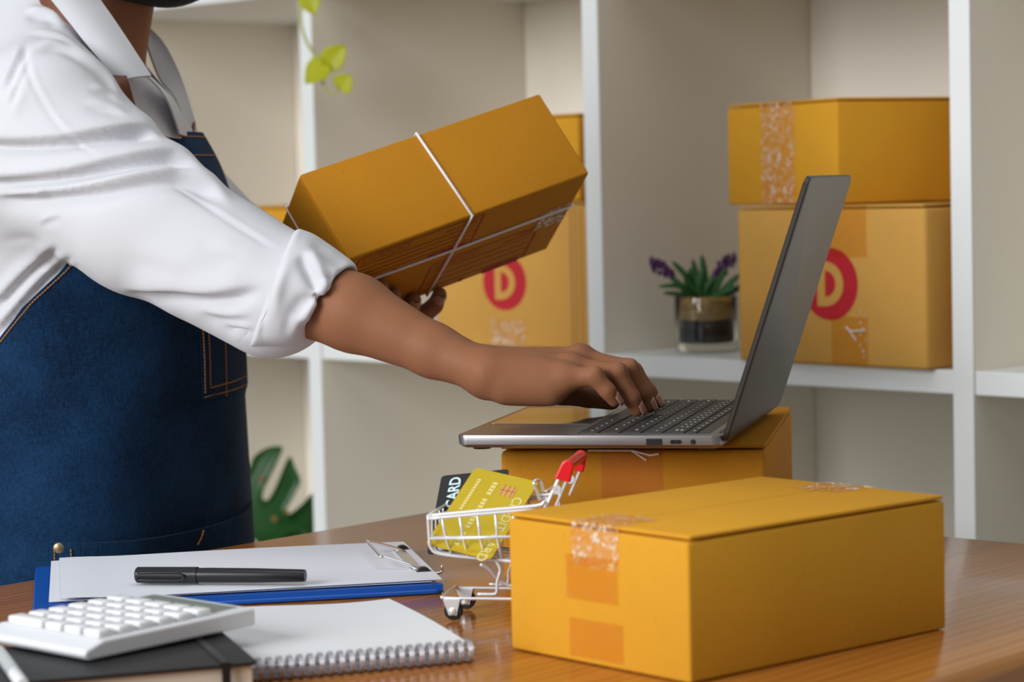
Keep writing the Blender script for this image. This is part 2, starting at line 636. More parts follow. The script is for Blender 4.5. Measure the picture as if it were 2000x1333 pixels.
M['leaf_green'] = pm('plant_leaf', (0.022, 0.10, 0.022), 0.5, var=(40, 0.35))
M['purple'] = pm('lavender_bloom', (0.075, 0.012, 0.095), 0.7, var=(60, 0.4))
M['glass'] = pm('clear_glass', (0.95, 1.0, 0.98), 0.03, trans=1.0, ior=1.45)
M['soil'] = pm('black_soil', (0.008, 0.008, 0.009), 0.7, bump=(150, 0.8, 0.004))
M['gravel'] = pm('gold_gravel', (0.42, 0.24, 0.07), 0.5, var=(120, 0.5))
M['terracotta'] = pm('pot_ceramic', (0.62, 0.60, 0.56), 0.5)
M['coil'] = pm('notebook_coil', (0.55, 0.53, 0.57), 0.3, metal=0.7)
M['silver'] = pm('silver_pen', (0.82, 0.84, 0.84), 0.25, metal=0.4)

# ------------------------------------------------------------------ room
SA = R_(44.33)                                    # direction into the shelf
SD = np.array([math.cos(SA), math.sin(SA), 0])    # shelf depth
SS = np.array([-math.sin(SA), math.cos(SA), 0])   # along the shelf, to the left
S0 = np.array([0.4902, 2.68, 0.0])                # front left edge of the upright at the right
SW, ST, SL = 0.5602, 0.0271, 0.424                # pitch, board thickness, depth
SZ, SH = 0.8816, 0.524                            # top of the middle boards, row pitch

MB().box((0, 2.0, -0.025), (9, 9, 0.05)).build('floor', M['floor'])['kind'] = 'structure'
wb = MB()
wc = S0 + SD * (SL + 0.075) + SS * 0.55
wb.box((0, 0, 1.35), (7.0, 0.1, 2.7))
o = wb.build('wall_back', M['wall'])
o.location = (wc[0], wc[1], 0)
o.rotation_euler = (0, 0, SA - math.pi / 2)
o['kind'] = 'structure'

# shelf: local x runs to the right along the front, local y into the depth, origin = front left corner of upright 0
shelf = thing('cube_shelf', 'white open cube shelf filling the background behind the table', 'shelf', S0, SA - math.pi / 2)
for k in range(-2, 5):
    MB().rbox((-k * SW + ST / 2, SL / 2, 0.96), (ST, SL, 1.92), 0.0012, 1).build('upright', M['panel'], shelf)
    MB().rbox((-k * SW + ST / 2, -0.0006, 0.96), (ST + 0.0002, 0.0016, 1.92), 0.0004, 1).build('lit_front_strip', M['white_paint'], shelf.children[-1])  # added strip: brighter light on the upright's front put into colour
for r in range(-1, 4):
    zt = SZ + (r - 1) * SH
    if r == -1:
        zt = 0.06
    for k in range(-1, 5):
        x0, x1 = -k * SW + ST, -(k - 1) * SW
        MB().rbox(((x0 + x1) / 2, SL / 2 + 0.0006, zt - 0.0134), (x1 - x0 - 0.0008, SL - 0.0012, 0.0268), 0.001, 1).build('shelf_board', M['white_paint'], shelf)
for k in range(-1, 5):
    x0, x1 = -k * SW + ST, -(k - 1) * SW
    MB().box(((x0 + x1) / 2, SL + 0.004, 0.97), (x1 - x0 + 0.02, 0.006, 1.88)).build('back_panel', M['panel'], shelf)

# ------------------------------------------------------------------ table
TA = R_(48.5)
TD = np.array([math.cos(TA), math.sin(TA), 0])
TN = np.array([-math.sin(TA), math.cos(TA), 0])
tl, tw = 1.852 - 0.62, 1.640 - 0.803
tc0 = TD * (1.852 + 0.62) / 2 + TN * (1.640 + 0.803) / 2
table = thing('table', 'varnished brown wooden table carrying the laptop, papers and boxes', 'table', (tc0[0], tc0[1], 0), TA)
MB().rbox((0, 0, TZ - 0.018), (tl, tw, 0.036), 0.011, 4).build('tabletop', M['wood'], table, smooth=True, angle=0.6)
for sx in (-1, 1):
    for sy in (-1, 1):
        MB().rbox((sx * (tl / 2 - 0.07), sy * (tw / 2 - 0.07), (TZ - 0.036) / 2), (0.055, 0.055, TZ - 0.036), 0.004).build('leg', M['leg'], table)
for sx in (-1, 1):
    MB().rbox((sx * (tl / 2 - 0.07), 0, TZ - 0.076), (0.022, tw - 0.195, 0.08), 0.002).build('apron_rail', M['leg'], table)
for sy in (-1, 1):
    MB().rbox((0, sy * (tw / 2 - 0.07), TZ - 0.076), (tl - 0.195, 0.022, 0.08), 0.002).build('apron_rail', M['leg'], table)

# ------------------------------------------------------------------ cartons
RNG = random.Random(7)


def strip(mb, p, u, v, nrm, lu, lv, nu=10, nv=6, amp=0.00025, off=0.0006):
    """thin crinkled patch of tape, corner p, edges u (lu) and v (lv)"""
    p, u, v, nrm = (np.array(q, float) for q in (p, u, v, nrm))
    rows = [[p + u * lu * i / nu + v * lv * j / nv + nrm * (off + RNG.uniform(-amp, amp)) for j in range(nv + 1)] for i in range(nu + 1)]
    mb.grid(rows)


def carton(name, label, w, d, h, loc, rotz, mat, top_mat=None, group=None, matrix=None, flap=0.003, seam='x', round_=0.0025):
    """closed carton: body and two top flaps that meet along a seam; origin at the middle of the base"""
    t = thing(name, label, 'box', loc, rotz, group, matrix)
    MB().rbox((0, 0, (h - flap - 0.0012) / 2), (w, d, h - flap - 0.0012), round_, 2).build('body', mat, t, smooth=True, angle=0.9)
    for s in (-1, 1):
        if seam == 'x':
            MB().rbox((0, s * (d / 4 + 0.0004), h - flap / 2), (w - 0.0035, d / 2 - 0.0008, flap), 0.0012, 2).build('flap', top_mat or mat, t, smooth=True, angle=0.9)
        else:
            MB().rbox((s * (w / 4 + 0.0004), 0, h - flap / 2), (w / 2 - 0.0008, d - 0.0035, flap), 0.0012, 2).build('flap', top_mat or mat, t, smooth=True, angle=0.9)
    return t


def seam_tape(t, w, d, h, mat, width=0.045, drop=(0.03, 0.03), seam='x', over_top=0.04, shift=0.0):
    """tape along the seam of the lid, folded down over both ends"""
    a, b = (w, d) if seam == 'x' else (d, w)
    def P(x, y, z):
        return (x, y, z) if seam == 'x' else (-y, x, z)
    X, Y = np.array(P(1, 0, 0)), np.array(P(0, 1, 0))
    for s, dr in ((-1, drop[0]), (1, drop[1])):
        mb = MB()
        if over_top:
            strip(mb, P(s * a / 2, shift - width / 2, h), X * -s, Y, (0, 0, 1), over_top, width, 12, 6)
        if dr > 0:
            strip(mb, P(s * a / 2, shift - width / 2, h + 0.0004), (0, 0, -1), Y, X * s, dr, width, 12, 6)
        mb.build('tape', mat, t, smooth=True)


def d_logo(t, c, u, v, nrm, r):
    """red disc with an outlined letter D, flat print on a carton side"""
    c, u, v, nrm = (np.array(q, float) for q in (c, u, v, nrm))
    mb = MB()
    n = 48
    mb.add([c + nrm * 0.0004] + [c + nrm * 0.0004 + r * (math.cos(2 * math.pi * i / n) * u + math.sin(2 * math.pi * i / n) * v) for i in range(n)], [(0, i + 1, (i + 1) % n + 1) for i in range(n)])
    lg = mb.build('red_logo', M['red_print'], t)
    def outline(x0, x1, y, rr):
        pts = [(x0, y), (x0, -y)]
        k = 12
        for i in range(k + 1):
            a = -math.pi / 2 + math.pi * i / k
            pts.append((x1 - rr + rr * math.cos(a), y * math.sin(a)))
        return pts
    A = outline(-0.44 * r, 0.50 * r, 0.62 * r, 0.66 * r)
    B = outline(-0.16 * r, 0.22 * r, 0.36 * r, 0.36 * r)
    mb = MB()
    k = len(A)
    P = [c + nrm * 0.0008 + q[0] * u + q[1] * v for q in A + B]
    mb.add(P, [(i, (i + 1) % k, (i + 1) % k + k, i + k) for i in range(k)])
    mb.build('letter', t.children[0].active_material, lg)
    return lg


# --- the carton in the foreground
ang = R_(41.0)
ux, uy = np.array([math.cos(ang), math.sin(ang), 0]), np.array([-math.sin(ang), math.cos(ang), 0])
near = np.array([0.1085, 1.5215, TZ + 0.0006])
W_, D_, H_ = 0.256, 0.174, 0.095
c0 = near + ux * W_ / 2 + uy * D_ / 2
fg = carton('cardboard_box', 'large yellow-brown taped cardboard box closest to the camera, on the table', W_, D_, H_, c0, ang, M['card'], round_=0.002)
seam_tape(fg, W_, D_, H_, M['tape'], 0.046, (0.030, 0.03))
mb = MB()
strip(mb, (-W_ / 2, -0.026, 0.004), (0, 0, 1), (0, 1, 0), (-1, 0, 0), 0.026, 0.052, 6, 6)
mb.build('bottom_tape', M['tape_clear'], fg, smooth=True)
mb = MB()
strip(mb, (-W_ / 2, -0.022, H_ - 0.052), (0, 0, 1), (0, 1, 0), (-1, 0, 0), 0.03, 0.05, 6, 6, off=0.0012)
mb.build('tape_end', M['tape_clear'], fg, smooth=True)

# --- the carton under the laptop
ang = R_(-10.4)
ux, uy = np.array([math.cos(ang), math.sin(ang), 0]), np.array([-math.sin(ang), math.cos(ang), 0])
near = np.array([-0.0115, 1.938, TZ + 0.0006])
W_, D_, H_ = 0.213, 0.315, 0.11
c0 = near + ux * W_ / 2 + uy * D_ / 2
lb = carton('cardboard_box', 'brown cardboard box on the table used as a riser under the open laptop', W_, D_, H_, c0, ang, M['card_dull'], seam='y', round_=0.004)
seam_tape(lb, W_, D_, H_ - 0.0012, M['tape_clear'], 0.05, (0.045, 0.03), seam='y', over_top=0)
lap_box_top = TZ + 0.0006 + H_
mb = MB()
zz = H_ - 0.004
mb.tube([(-0.035, -D_ / 2 - 0.001, zz), (0.0, -D_ / 2 - 0.0012, zz - 0.0002), (0.012, -D_ / 2 - 0.0012, zz - 0.008)], 0.0007, 5)
mb.tube([(0.0, -D_ / 2 - 0.0012, zz), (0.015, -D_ / 2 - 0.0012, zz - 0.004), (0.022, -D_ / 2 - 0.0012, zz - 0.003)], 0.0008, 5)
mb.build('tape_edge', M['string'], lb)

# --- cartons on the shelf
def carton_from_front(name, label, pl, prr, d, h, mat, z, group=None, **kw):
    """carton whose front base edge runs from pl to prr (world xy)"""
    pl, prr = np.array(pl, float), np.array(prr, float)
    u = prr - pl
    w = np.linalg.norm(u)
    a = math.atan2(u[1], u[0])
    n = np.array([-math.sin(a), math.cos(a)])
    c = (pl + prr) / 2 + n * d / 2
    return carton(name, label, w, d, h, (c[0], c[1], z), a, mat, group=group, **kw), w


zb = SZ + 0.0006
rl, w = carton_from_front('cardboard_box', 'wide brown box with a red D logo, right of the potted lavender', (0.2725, 2.897), (0.4615, 2.6855), 0.235, 0.185, M['card_rib'], zb, round_=0.004)
d_logo(rl, (-w / 2 + 0.144, -0.235 / 2, 0.094), (1, 0, 0), (0, 0, 1), (0, -1, 0), 0.042)
mb = MB()
strip(mb, (-w / 2 + 0.146, -0.1175, 0.001), (0, 0, 1), (1, 0, 0), (0, -1, 0), 0.056, 0.054, 14, 8, off=0.001)
mb.build('tape', M['tape_clear'], rl, smooth=True)
mb = MB()
strip(mb, (-w / 2 + 0.146, -0.1175, 0.125), (0, 0, 1), (1, 0, 0), (0, -1, 0), 0.059, 0.054, 14, 8, off=0.001)
mb.build('tape', M['tape_clear'], rl, smooth=True)
mb = MB()
for q in range(9):
    x = -w / 2 + 0.19 + RNG.uniform(-0.001, 0.012)
    z = 0.01 + 0.0065 * q
    mb.tube([(x, -0.1192, z), (x + RNG.uniform(-0.003, 0.003), -0.1192, z + 0.003)], 0.0006, 4)
mb.tube([(-w / 2 + 0.168, -0.1192, 0.045), (-w / 2 + 0.176, -0.1192, 0.040), (-w / 2 + 0.198, -0.1192, 0.042)], 0.0009, 4)
mb.tube([(-w / 2 + 0.172, -0.1192, 0.043), (-w / 2 + 0.183, -0.1192, 0.030)], 0.0008, 4)
mb.build('tape_crinkle', M['string'], rl)

np_ = np.array([0.3765, 2.768])
lp_ = np.array([0.270, 2.975])
u = np_ - lp_
w = np.linalg.norm(u)
a = math.atan2(u[1], u[0])
n = np.array([-math.sin(a), math.cos(a)])
d = 0.29
c = (np_ + lp_) / 2 + n * d / 2
zu = zb + 0.185 + 0.0012
ru = carton('cardboard_box', 'yellow taped cardboard box stacked on top of the wide D logo box', w, d, 0.1215, (c[0], c[1], zu), a, M['card'], seam='y')
mb = MB()
strip(mb, (-w / 2 + 0.077, -d / 2, 0.001), (0, 0, 1), (1, 0, 0), (0, -1, 0), 0.119, 0.070, 24, 12, amp=0.0005, off=0.001)
strip(mb, (-w / 2 + 0.077, -d / 2, 0.1215), (0, 1, 0), (1, 0, 0), (0, 0, 1), d, 0.070, 24, 10)
mb.build('tape', M['tape'], ru, smooth=True)

a = R_(-40)
u = np.array([math.cos(a), math.sin(a)])
mr = np.array([0.0985, 3.133])
ml, w = carton_from_front('cardboard_box', 'brown box with a red D logo standing behind the typing arm', mr - u * 0.262, mr, 0.25, 0.193, M['card_rib'], zb, round_=0.004)
d_logo(ml, (-w / 2 + 0.123, -0.125, 0.087), (1, 0, 0), (0, 0, 1), (0, -1, 0), 0.0375)
mb = MB()
strip(mb, (-w / 2 + 0.098, -0.125, 0.002), (0, 0, 1), (1, 0, 0), (0, -1, 0), 0.034, 0.058, 12, 10, amp=0.0004, off=0.001)
mb.build('tape', M['tape'], ml, smooth=True)
mb = MB()
for x in (0.024, 0.0165, 0.008):
    mb.box((w / 2 - x, -0.1252, 0.095), (0.0012, 0.0008, 0.18))
mb.build('fold_line', M['leather'], ml)

a = R_(-47)
u = np.array([math.cos(a), math.sin(a)])
mu, w = carton_from_front('cardboard_box', 'pale box behind the right end of the held parcel, upper of its stack', mr + np.array([-0.006, 0.012]) - u * 0.2, mr + np.array([-0.006, 0.012]), 0.19, 0.113, M['card'], zb + 0.193 + 0.0012)

pb = np.array(unproject_y(560, 700, 3.78)[:2])
a = R_(-46)
u = np.array([math.cos(a), math.sin(a)])
pr_ = S0[:2] + SS[:2] * (2 * SW + 0.02) + SD[:2] * 0.03
carton_from_front('cardboard_box', 'brown box in the left shelf compartment, peeking out beside the held parcel', pr_ - u * 0.22, pr_, 0.26, 0.193, M['card'], zb)

# --- the parcel in the hand, tied with string
HM = np.array([[0.83696, 0.47325, 0.27483], [-0.46865, 0.36048, 0.80649], [-0.2826, 0.8038, -0.52349]])
HN = np.array([-0.1441, 2.17, 1.03656])
ha, hb, hc_ = 0.2645, 0.0963, 0.1428
# local frame: x = long edge, y = along the printed face away from the near edge, z = out of the printed face's back (towards the plain face's top)
X_, Z_, Y_ = HM[0], HM[1], HM[2]
# right-handed: x, y, z with z = x cross y
Zc = np.cross(X_, Y_)
sgn = 1 if np.dot(Zc, Z_) > 0 else -1
Y2 = Y_ if sgn > 0 else Y_
hc0 = HN + X_ * ha / 2 + Y_ * hc_ / 2
if sgn > 0:
    mat4 = Matrix(((X_[0], Y_[0], Z_[0], hc0[0]), (X_[1], Y_[1], Z_[1], hc0[1]), (X_[2], Y_[2], Z_[2], hc0[2]), (0, 0, 0, 1)))
    ysign = 1
else:
    mat4 = Matrix(((X_[0], -Y_[0], Z_[0], hc0[0]), (X_[1], -Y_[1], Z_[1], hc0[1]), (X_[2], -Y_[2], Z_[2], hc0[2]), (0, 0, 0, 1)))
    ysign = -1
# in this frame: z=0 is the printed face (below), y = -ysign*hc/2 is the plain face turned to the camera
held = thing('parcel', 'string-tied cardboard parcel held up in the left hand, printed address form below', 'box', matrix=mat4)
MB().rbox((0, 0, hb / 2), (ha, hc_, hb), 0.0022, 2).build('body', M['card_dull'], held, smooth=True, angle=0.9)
mb = MB()
mb.box((-ha / 2 - 0.0004, -ysign * 0.012, hb / 2), (0.0012, hc_ - 0.032, hb - 0.004))
mb.build('end_flap', M['card_dull'], held)
mb = MB()
yo = -ysign * (hc_ / 2 + 0.001)
yb = ysign * (hc_ / 2 + 0.001)
sx = -0.005
mb.tube([(sx - 0.002, yo, hb + 0.001), (sx + 0.004, yo, -0.001), (sx + 0.000, 0, -0.0013), (sx - 0.004, yb, -0.001), (sx - 0.004, yb, hb + 0.001), (sx, 0, hb + 0.0012)], 0.0014, 8, closed=True)
mb.build('string', M['string'], held, smooth=True)
mb = MB()
y0 = yo * 0.18
mb.tube([(-ha / 2 - 0.0015, y0, -0.001), (0, y0, -0.0016), (ha / 2 + 0.001, y0, -0.001), (ha / 2 + 0.001, y0, hb + 0.001), (-ha / 2 - 0.0015, y0, hb + 0.001)], 0.0014, 8, closed=True)
mb.build('string', M['string'], held, smooth=True)
mb = MB()
strip(mb, (ha / 2 - 0.036, y0 + ysign * 0.026, 0), (1, 0, 0), (0, -ysign * 1.0, 0), (0, 0, -1), 0.035, 0.034, 8, 8, off=0.0008)
mb.build('tape', M['tape_white'], held, smooth=True)


def address_form(x0, x1, y0, y1):
    """printed address form on the lower face: frame, five code boxes, lines and a filled bar"""
    mb = MB()
    ys = ysign
    def seg(xa, ya, xb, yb_, t=0.0007):
        a_, b_ = np.array([xa, ya * ys, -0.0005]), np.array([xb, yb_ * ys, -0.0005])
        dd = unit(b_ - a_)
        nn = np.array([-dd[1], dd[0], 0]) * t * 0.75
        mb.add([a_ - nn, b_ - nn, b_ + nn, a_ + nn], [(0, 1, 2, 3)])
    H = y1 - y0
    seg(x0, y0 + 0.003, x0, y1, 0.0011)
    seg(x0 + 0.003, y0, x1, y0)
    seg(x1, y0, x1, y1, 0.0011)
    seg(x0, y0 + 0.003, x0 + 0.003, y0)
    seg(x0, y1, x0 + 0.055, y1)
    L_ = x1 - x0
    for q in range(5):
        xa = x0 + 0.006 + q * 0.0105
        ya, yb_ = y0 + 0.004, y0 + 0.0125
        seg(xa, ya, xa + 0.007, ya, 0.0005)
        seg(xa, yb_, xa + 0.007, yb_, 0.0005)
        seg(xa, ya, xa, yb_, 0.0005)
        seg(xa + 0.007, ya, xa + 0.007, yb_, 0.0005)
    seg(x1 - 0.040, y0 + 0.010, x1 - 0.005, y0 + 0.010, 0.0009)
    seg(x1 - 0.022, y0 + 0.005, x1 - 0.005, y0 + 0.005, 0.0009)
    for q in range(4):
        y = y0 + 0.018 + q * (H - 0.026) / 3.2
        seg(x0 + 0.003, y, x1 - 0.004, y, 0.0007)
    seg(x1 - 0.048, y1 - 0.0015, x1 - 0.006, y1 - 0.0015, 0.006)
    seg(x0 + 0.048, y1 - 0.0015, x0 + 0.052, y1 - 0.0015, 0.004)
    mb.build('address_form', M['maroon_print'], held)


address_form(-ha / 2 + 0.012, 0.015, -hc_ / 2 + 0.006, -0.012)
address_form(-0.022, 0.101, 0.006, hc_ / 2 - 0.004)

# ------------------------------------------------------------------ laptop
LA = R_(-14.0)
lap_near = np.array([0.160, 1.848, lap_box_top + 0.0008])      # corner at the hinge, nearest the camera
LW, LD, LT = 0.304, 0.2124, 0.0105
# local x: from the user's edge to the hinge, local y: from the near side to the far side
ux = np.array([math.cos(LA), math.sin(LA), 0])
uy = np.array([-math.sin(LA), math.cos(LA), 0])
lap0 = lap_near - ux * LD / 2 + uy * LW / 2
laptop = thing('laptop', 'open dark grey laptop raised on a cardboard box, one hand typing', 'laptop', lap0, LA)
FT = 0.0022                                                      # feet


def rounded_rect(w, d, r, n=6):
    pts = []
    for cx, cy, a0 in ((w / 2 - r, d / 2 - r, 0), (-w / 2 + r, d / 2 - r, 90), (-w / 2 + r, -d / 2 + r, 180), (w / 2 - r, -d / 2 + r, 270)):
        for i in range(n + 1):
            a = R_(a0 + 90 * i / n)
            pts.append((cx + r * math.cos(a), cy + r * math.sin(a)))
    return pts


def slab(w, d, r, layers):
    """rounded rectangle stacked from (z, inset) layers"""
    mb = MB()
    n = 28
    vs, fs = [], []
    for z, ins in layers:
        vs += [(x, y, z) for x, y in rounded_rect(w - 2 * ins, d - 2 * ins, max(0.0005, r - ins))]
    for i in range(len(layers) - 1):
        fs += [(i * n + j, i * n + (j + 1) % n, (i + 1) * n + (j + 1) % n, (i + 1) * n + j) for j in range(n)]
    fs.append(tuple(range(n - 1, -1, -1)))
    fs.append(tuple((len(layers) - 1) * n + j for j in range(n)))
    return mb.add(vs, fs)


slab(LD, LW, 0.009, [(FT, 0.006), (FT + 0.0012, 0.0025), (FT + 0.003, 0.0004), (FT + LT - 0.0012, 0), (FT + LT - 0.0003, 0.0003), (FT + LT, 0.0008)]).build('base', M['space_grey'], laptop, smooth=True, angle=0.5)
ZD = FT + LT
for sx in (-1, 1):
    for sy in (-1, 1):
        MB().lathe([(0.007, 0), (0.0075, 0.0008), (0.0075, FT + 0.001)], 16, (sx * (LD / 2 - 0.016), sy * (LW / 2 - 0.02), 0), caps=True).build('foot', M['rubber'], laptop)
slab(0.084, 0.134, 0.003, [(0, 0), (0.0005, 0)]).build('trackpad', M['glass_pad'], laptop).location = (-LD / 2 + 0.048, 0, ZD - 0.0001)
# keyboard: rows from the space bar (x small) to the function row (x large)
kx0, kw = -LD / 2 + 0.0955, 0.2745
well = MB().box((kx0 + 0.0515, 0, ZD + 0.00005), (0.1055, kw + 0.003, 0.0004)).build('keyboard_well', M['key_well'], laptop)
rows = [[1, 1, 1, 1.25, 5.05, 1.25, 1, 1, 1, 1], [2.3] + [1] * 10 + [2.3], [1.8] + [1] * 11 + [1.8], [1.5] + [1] * 12 + [1.1], [1] * 13 + [1.6], [1.07] * 14]
key_meshes = {}
legend = MB()
gap = 0.0026
x = kx0
for ri, row in enumerate(rows):
    kd = 0.0172 if ri < 5 else 0.0095
    tot = sum(row)
    y = -kw / 2
    # local y runs away from the camera: the user's right hand side is near, so keys are laid from right to left
    for k in row[::-1]:
        wy = k / tot * kw
        key = (ri == 5, round(wy, 4))
        if key not in key_meshes:
            key_meshes[key] = slab(kd - gap, wy - gap, 0.0012, [(0, 0), (0.0007, 0.0001), (0.0009, 0.0005)]).mesh('key')
        ko = link('key', key_meshes[key], M['black_key'], laptop)
        ko.location = (x + kd / 2, y + wy / 2, ZD + 0.0003)
        lx, ly = x + kd * 0.55, y + wy / 2
        if wy < 0.08:
            for q in range(2 if ri == 4 else 1):
                legend.box((lx + (q - 0.5) * 0.004 * (ri == 4), ly, ZD + 0.00123), (0.0016, 0.0024 if wy < 0.024 else 0.006, 0.0001))
        y += wy
    x += kd
legend.build('key_legends', M['legend'], laptop)['kind'] = 'stuff'
# ports on the near side
yy = -LW / 2
MB().box((LD / 2 - 0.0535, yy + 0.0008, FT + 0.0056), (0.0125, 0.002, 0.0048)).build('usb_port', M['black'], laptop)
MB().box((LD / 2 - 0.0535, yy + 0.0012, FT + 0.0068), (0.0105, 0.0022, 0.0012)).build('port_tongue', M['key_well'], laptop)
mb = MB()
mb.lathe([(0.0016, -0.001), (0.0016, 0.0002)], 14, (LD / 2 - 0.0395, yy, FT + 0.0056), axis=(0, -1, 0), caps=True)
mb.lathe([(0.0016, -0.001), (0.0016, 0.0002)], 14, (LD / 2 - 0.0335, yy, FT + 0.0056), axis=(0, -1, 0), caps=True)
mb.box((LD / 2 - 0.0365, yy, FT + 0.0056), (0.006, 0.0004, 0.0032))
mb.build('port_slot', M['black'], laptop)
MB().lathe([(0.0021, -0.001), (0.0021, 0.0002)], 16, (LD / 2 - 0.023, yy, FT + 0.0056), axis=(0, -1, 0), caps=True).build('headphone_jack', M['black'], laptop)
MB().tube([(LD / 2 - 0.0035, -LW / 2 + 0.02, ZD - 0.003), (LD / 2 - 0.0035, LW / 2 - 0.02, ZD - 0.003)], 0.0042, 12).build('hinge', M['black'], laptop, smooth=True)
# lid: hinged at the back, leaning away from the user
op = R_(18.5)
lid_m = Matrix.Translation((LD / 2 + 0.0012, 0, ZD - 0.0052)) @ Matrix.Rotation(op, 4, 'Y')
# lid local: z up along the lid, x = thickness (outside +x), y = width
pl_ = MB()
n = 28
vs, fs = [], []
for xo, ins in ((-0.0024, 0.0006), (-0.0018, 0), (0.0008, 0), (0.0018, 0.0008), (0.0024, 0.0028)):
    vs += [(xo, a_, b_ + 0.2135 / 2) for a_, b_ in rounded_rect(LW - 2 * ins, 0.2135 - 2 * ins, 0.009)]
for i in range(4):
    fs += [(i * n + j, i * n + (j + 1) % n, (i + 1) * n + (j + 1) % n, (i + 1) * n + j) for j in range(n)]
fs.append(tuple(range(n - 1, -1, -1)))
fs.append(tuple(4 * n + j for j in range(n)))
pl_.add(vs, fs)
pl_.v = [tuple(lid_m @ Vector(p)) for p in pl_.v]
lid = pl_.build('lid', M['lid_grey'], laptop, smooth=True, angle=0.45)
mb = MB().box((-0.0026, 0, 0.107), (0.0006, LW - 0.008, 0.202))
mb.v = [tuple(lid_m @ Vector(p)) for p in mb.v]
mb.build('screen', M['screen'], lid)

# ------------------------------------------------------------------ clipboard, papers, pen
ca = R_(10.5)
cb0 = np.array([-0.2345, 1.966, TZ])
clip = thing('clipboard', 'blue clipboard with a steel clip lying under white sheets on the table', 'clipboard', cb0, ca)
slab(0.318, 0.226, 0.008, [(0.0006, 0.001), (0.0015, 0), (0.0035, 0), (0.0042, 0.0008)]).build('board', M['blue_board'], clip, smooth=True, angle=0.5)
mb = MB()
mb.box((0, -0.1075, 0.0055), (0.316, 0.009, 0.005))
mb.build('raised_edge', M['blue_board'], clip)
mb = MB()
cx = 0.149
mb.tube([(cx, -0.060, 0.0075), (cx, 0.060, 0.0075)], 0.0042, 12)
mb.box((cx - 0.004, 0, 0.0115), (0.008, 0.112, 0.0008))
mb.build('clip_bar', M['chrome'], clip, smooth=True, angle=0.7)
mb = MB()
loop = catmull([(cx + 0.001, -0.052, 0.0105), (cx - 0.012, -0.050, 0.016), (cx - 0.029, -0.044, 0.0215), (cx - 0.0312, -0.040, 0.022), (cx - 0.0312, 0.040, 0.022), (cx - 0.029, 0.044, 0.0215), (cx - 0.012, 0.050, 0.016), (cx + 0.001, 0.052, 0.0105)], 6)
mb.tube(loop, 0.0013, 8)
mb.build('clip_loop', M['chrome'], clip, smooth=True)
for sy in (-1, 1):
    MB().lathe([(0.0018, -0.003), (0.0062, -0.003), (0.0062, 0.003), (0.0018, 0.003)], 14, (cx + 0.001, sy * 0.061, 0.0085), axis=(0, 1, 0)).build('spring_cap', M['black'], clip, smooth=True, angle=0.7)
MB().tube(catmull([(cx + 0.003, -0.03, 0.006), (cx + 0.013, -0.032, 0.004), (cx + 0.020, -0.033, 0.005), (cx + 0.0205, -0.033, 0.011)], 5), [0.0012] * 15 + [0.0004], 6).build('hook', M['chrome'], clip, smooth=True)
tag(clip.children[-1], 'small bent metal hook')


def paper_sheet(name, label, cx_, cy_, w, d, z, rot, bend, group):
    t = thing(name, label, 'paper', (cx_, cy_, TZ), rot, group)
    A = []
    for i in range(25):
        r_ = []
        for j in range(17):
            xx, y2 = -w / 2 + w * i / 24, -d / 2 + d * j / 16
            r_.append((xx, y2, z + bend(xx / w + 0.5, y2 / d + 0.5)))
        A.append(r_)
    MB().sheet(A, 0.0004).build('sheet', M['paper'], t, smooth=True, angle=0.8)
    return t


pc = cb0 + np.array([0.008 * math.cos(ca), 0.008 * math.sin(ca), 0])
paper_sheet('paper_sheet', 'upper white paper sheet on the clipboard, with the black pen on it', pc[0] + 0.002, pc[1], 0.296, 0.208, 0.0108, ca + R_(0.4), lambda u, v: 0.0016 * math.exp(-((u - 0.02) / 0.1) ** 2) + 0.0012 * math.sin(3 * u) * v, 'sheets on the clipboard')
paper_sheet('paper_sheet', 'lower white paper sheet on the clipboard, its left edge sticking out', pc[0] - 0.006, pc[1] + 0.001, 0.297, 0.209, 0.0093, ca - R_(0.3), lambda u, v: 0.0008 * math.sin(3 * u) * v, 'sheets on the clipboard')

pen = thing('pen', 'thick matte black capped pen lying on the white papers', 'pen', (-0.234, 1.8885, TZ + 0.0187), R_(-10.0))
MB().lathe([(0.0005, -0.0695), (0.0052, -0.0692), (0.0064, -0.068), (0.0066, -0.02), (0.0066, -0.0185)], 20, axis=(1, 0, 0)).build('cap', M['black'], pen, smooth=True, angle=0.7)
MB().lathe([(0.0058, -0.0185), (0.0060, -0.01), (0.0058, 0.03), (0.0050, 0.067), (0.0046, 0.069), (0.0005, 0.0692)], 20, axis=(1, 0, 0)).build('barrel', M['black'], pen, smooth=True, angle=0.7)
mb = MB()
mb.tube(catmull([(-0.066, -0.0062, 0.002), (-0.062, -0.0085, 0.003), (-0.034, -0.0088, 0.0032), (-0.029, -0.0085, 0.002), (-0.0275, -0.0083, 0.0), (-0.029, -0.0085, -0.0022), (-0.034, -0.0088, -0.0030), (-0.062, -0.0085, -0.0028), (-0.066, -0.0062, -0.002)], 5), 0.0007, 6)
mb.build('clip', M['black'], pen, smooth=True)

